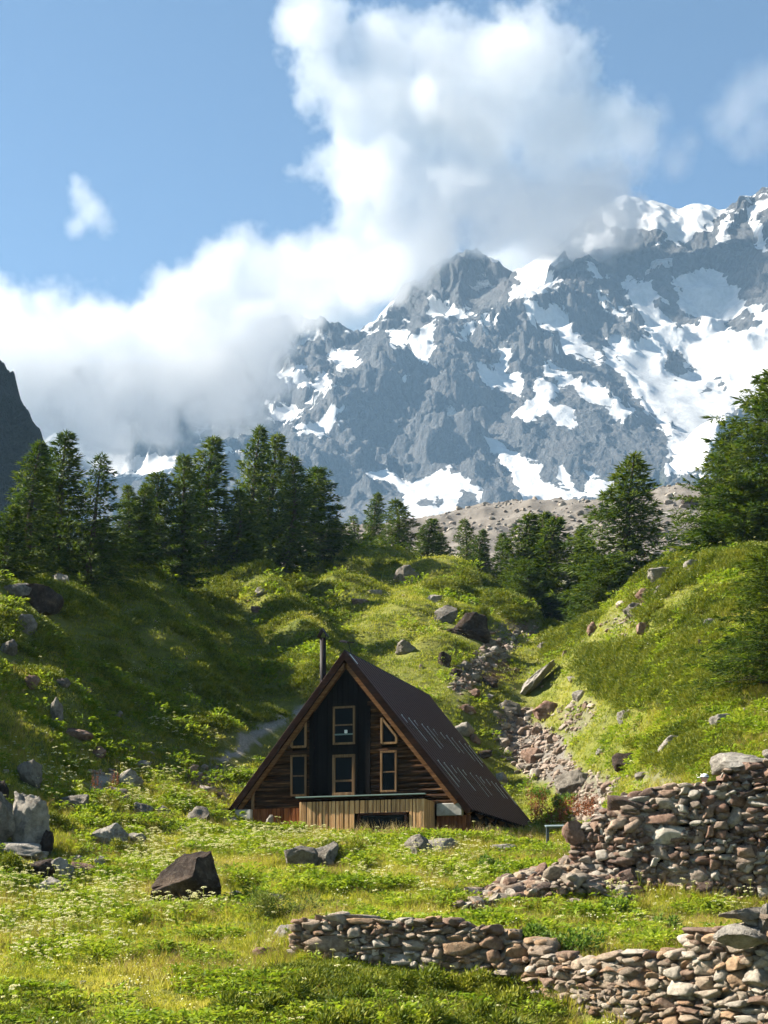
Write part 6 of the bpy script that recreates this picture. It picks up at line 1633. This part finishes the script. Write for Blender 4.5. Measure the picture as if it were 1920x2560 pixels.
for k, (x, y, w_, h_) in enumerate([(640, 2560, 240, 80), (820, 2530, 230, 84), (980, 2505, 230, 84), (1140, 2500, 220, 86), (1290, 2540, 200, 76), (960, 2600, 300, 80), (760, 2600, 300, 70), (1180, 2590, 260, 80)]):
    shrub(x, y, w_, h_, 'juniper', "olive juniper bush in the broad mat below the near wall", k, None, None, "junipers below the near wall", .9)
shrub(90, 2560, 220, 56, 'juniper', "low dark juniper in the bottom left corner")
# ================================================================== signpost and walker
sp = hit(1369, 2112)
k = sp.y / F
m_sign, nt, out = new_mat("grey_blue_sign_paint"); principled(nt, out, (0.05, 0.065, 0.075), 0.5, 0.3)
m_signtop, nt, out = new_mat("sign_panel_face"); principled(nt, out, (0.13, 0.17, 0.18), 0.5, 0.3)
sg = empty("info_sign", (sp.x, sp.y, sp.z)); tag(sg, "grey lectern-style sign on a short post in tall grass right of the hut", "sign")
hz = 44 * k
MB().box((0, 0, hz / 2 - .15), (0.11, 0.09, hz + .3), None, .012).build("post", m_sign, sg)
MB().box((0.26, 0.0, hz + .04), (0.70, 0.42, 0.045), Euler((0.18, -0.02, 0)).to_quaternion(), .01).build("panel", m_signtop, sg)
MB().box((0.2, 0.0, hz - .02), (0.5, 0.08, 0.06), Euler((0, -0.02, 0)).to_quaternion(), .01).build("bracket", m_sign, sg)

m_skin, nt, out = new_mat("skin"); b_ = principled(nt, out, (0.50, 0.30, 0.21), 0.6, 0.3); b_.inputs["Subsurface Weight"].default_value = .1
m_cap, nt, out = new_mat("white_cap_cloth"); principled(nt, out, (0.78, 0.78, 0.77), 0.85, 0.2)
m_capd, nt, out = new_mat("grey_cap_mesh"); principled(nt, out, (0.10, 0.11, 0.13), 0.9, 0.1)
m_shirt, nt, out = new_mat("pale_shirt"); principled(nt, out, (0.32, 0.36, 0.42), 0.9, 0.1)
m_trs, nt, out = new_mat("dark_trousers"); principled(nt, out, (0.05, 0.055, 0.06), 0.9, 0.1)
m_hair, nt, out = new_mat("brown_hair"); principled(nt, out, (0.045, 0.028, 0.018), 0.7, 0.3)
def skin_mesh(name, verts, edges, radii, root, mat, parent, sub=2):
    me = bpy.data.meshes.new(name); me.from_pydata(verts, edges, [])
    o = link(name, me, mat, parent)
    md = o.modifiers.new("skin", 'SKIN'); md.use_smooth_shade = True
    for i, r_ in enumerate(radii):
        sv = me.skin_vertices[0].data[i]; sv.radius = (r_, r_) if isinstance(r_, (int, float)) else r_; sv.use_root = (i == root)
    md2 = o.modifiers.new("sub", 'SUBSURF'); md2.levels = sub; md2.render_levels = sub
    return o
head_top = P(1763, 1934, 44.3)
wz = head_top.z - 1.77
wk = empty("person", (head_top.x, head_top.y, wz), math.radians(0))     # faces -x
wk["label"] = "person in a white peaked cap walking left behind the ruin wall, only the head showing"; wk["category"] = "person"
# body (faces -x; y is sideways)
V_ = [(0, 0, .95), (-.01, 0, 1.12), (-.01, 0, 1.30), (0.0, 0, 1.44), (-.01, 0, 1.53), (-.02, 0, 1.62), (-.02, 0, 1.70),
      (0, .10, .90), (-.14, .10, .50), (-.10, .10, .08), (-.22, .10, .03), (0, -.10, .90), (.10, -.10, .50), (.28, -.10, .12), (.20, -.10, .03),
      (0, .19, 1.41), (.10, .25, 1.13), (-.06, .26, .92), (0, -.19, 1.41), (-.06, -.25, 1.13), (-.24, -.24, .96), (.1, 0, 1.66)]
E_ = [(0, 1), (1, 2), (2, 3), (3, 4), (4, 5), (5, 6), (0, 7), (7, 8), (8, 9), (9, 10), (0, 11), (11, 12), (12, 13), (13, 14), (3, 15), (15, 16), (16, 17), (3, 18), (18, 19), (19, 20)]
V_ = V_[:-1]
skin_mesh("body", V_, E_, [.14, .13, .15, .10, .055, .085, .075, .09, .06, .042, .04, .09, .06, .042, .04, .055, .043, .032, .055, .043, .032], 0, m_skin, wk)
skin_mesh("shirt", [(0, 0, .93), (-.01, 0, 1.12), (-.01, 0, 1.30), (0, 0, 1.44), (0, .19, 1.41), (.06, .225, 1.25), (0, -.19, 1.41), (-.03, -.225, 1.25)], [(0, 1), (1, 2), (2, 3), (3, 4), (4, 5), (3, 6), (6, 7)],
          [.155, .15, .165, .115, .075, .065, .075, .065], 0, m_shirt, wk)
skin_mesh("trousers", [(0, 0, .97), (0, .10, .88), (-.14, .10, .50), (-.10, .10, .14), (0, -.10, .88), (.10, -.10, .50), (.26, -.10, .18)], [(0, 1), (1, 2), (2, 3), (0, 4), (4, 5), (5, 6)], [.15, .105, .078, .065, .105, .078, .065], 0, m_trs, wk)
# hands with five fingers
for sy, hp in ((1, Vector((-.10, .26, .86))), (-1, Vector((-.30, -.24, .91)))):
    vs = [(0, 0, .05), (-.01, 0, 0)]; es = [(0, 1)]; rd = [.03, (.034, .018)]
    for fi, (dx, l_) in enumerate(((-.03, .07), (-.012, .085), (.006, .08), (.022, .065))):
        b0 = len(vs); vs += [(dx - .01, 0, -.045), (dx - .016, sy * -.008, -.045 - l_ * .5), (dx - .012, sy * -.02, -.045 - l_)]; es += [(1, b0), (b0, b0 + 1), (b0 + 1, b0 + 2)]; rd += [.0095, .0085, .0075]
    b0 = len(vs); vs += [(-.045, sy * -.012, -.02), (-.06, sy * -.02, -.05)]; es += [(1, b0), (b0, b0 + 1)]; rd += [.011, .009]
    o = skin_mesh("hand", vs, es, rd, 1, m_skin, wk, 1); o.location = hp
def ellip(name, c, rad, mat, parent, cutz=None, seg=20):
    bm = bmesh.new(); bmesh.ops.create_uvsphere(bm, u_segments=seg, v_segments=seg // 2, radius=1)
    if cutz is not None:
        bmesh.ops.delete(bm, geom=[v for v in bm.verts if v.co.z < cutz], context='VERTS')
    for v in bm.verts: v.co = Vector((v.co.x * rad[0] + c[0], v.co.y * rad[1] + c[1], v.co.z * rad[2] + c[2]))
    me = bpy.data.meshes.new(name); bm.to_mesh(me); bm.free()
    for p in me.polygons: p.use_smooth = True
    return link(name, me, mat, parent)
hd = ellip("head", (-.02, 0, 1.635), (.10, .078, .118), m_skin, wk)
ellip("nose", (-.125, 0, 1.625), (.022, .014, .02), m_skin, hd); ellip("mouth", (-.108, 0, 1.578), (.012, .026, .008), m_trs, hd)
for sy in (-1, 1):
    ellip("ear", (-.005, sy * .079, 1.63), (.02, .010, .032), m_skin, hd); ellip("eye", (-.105, sy * .032, 1.645), (.012, .014, .010), m_trs, hd)
ellip("hair", (.005, 0, 1.645), (.10, .084, .115), m_hair, wk, -.1)
cp = ellip("cap", (-.015, 0, 1.668), (.118, .094, .105), m_cap, wk, 0.0)
bmv = [(-.10, -.085, 1.672), (-.17, -.07, 1.662), (-.225, 0, 1.654), (-.17, .07, 1.662), (-.10, .085, 1.672)]
MB().poly(bmv, (0, 0, .012)).build("peak", m_cap, cp)
ellip("mesh_panel", (.03, 0, 1.673), (.082, .097, .08), m_capd, cp, 0.15)
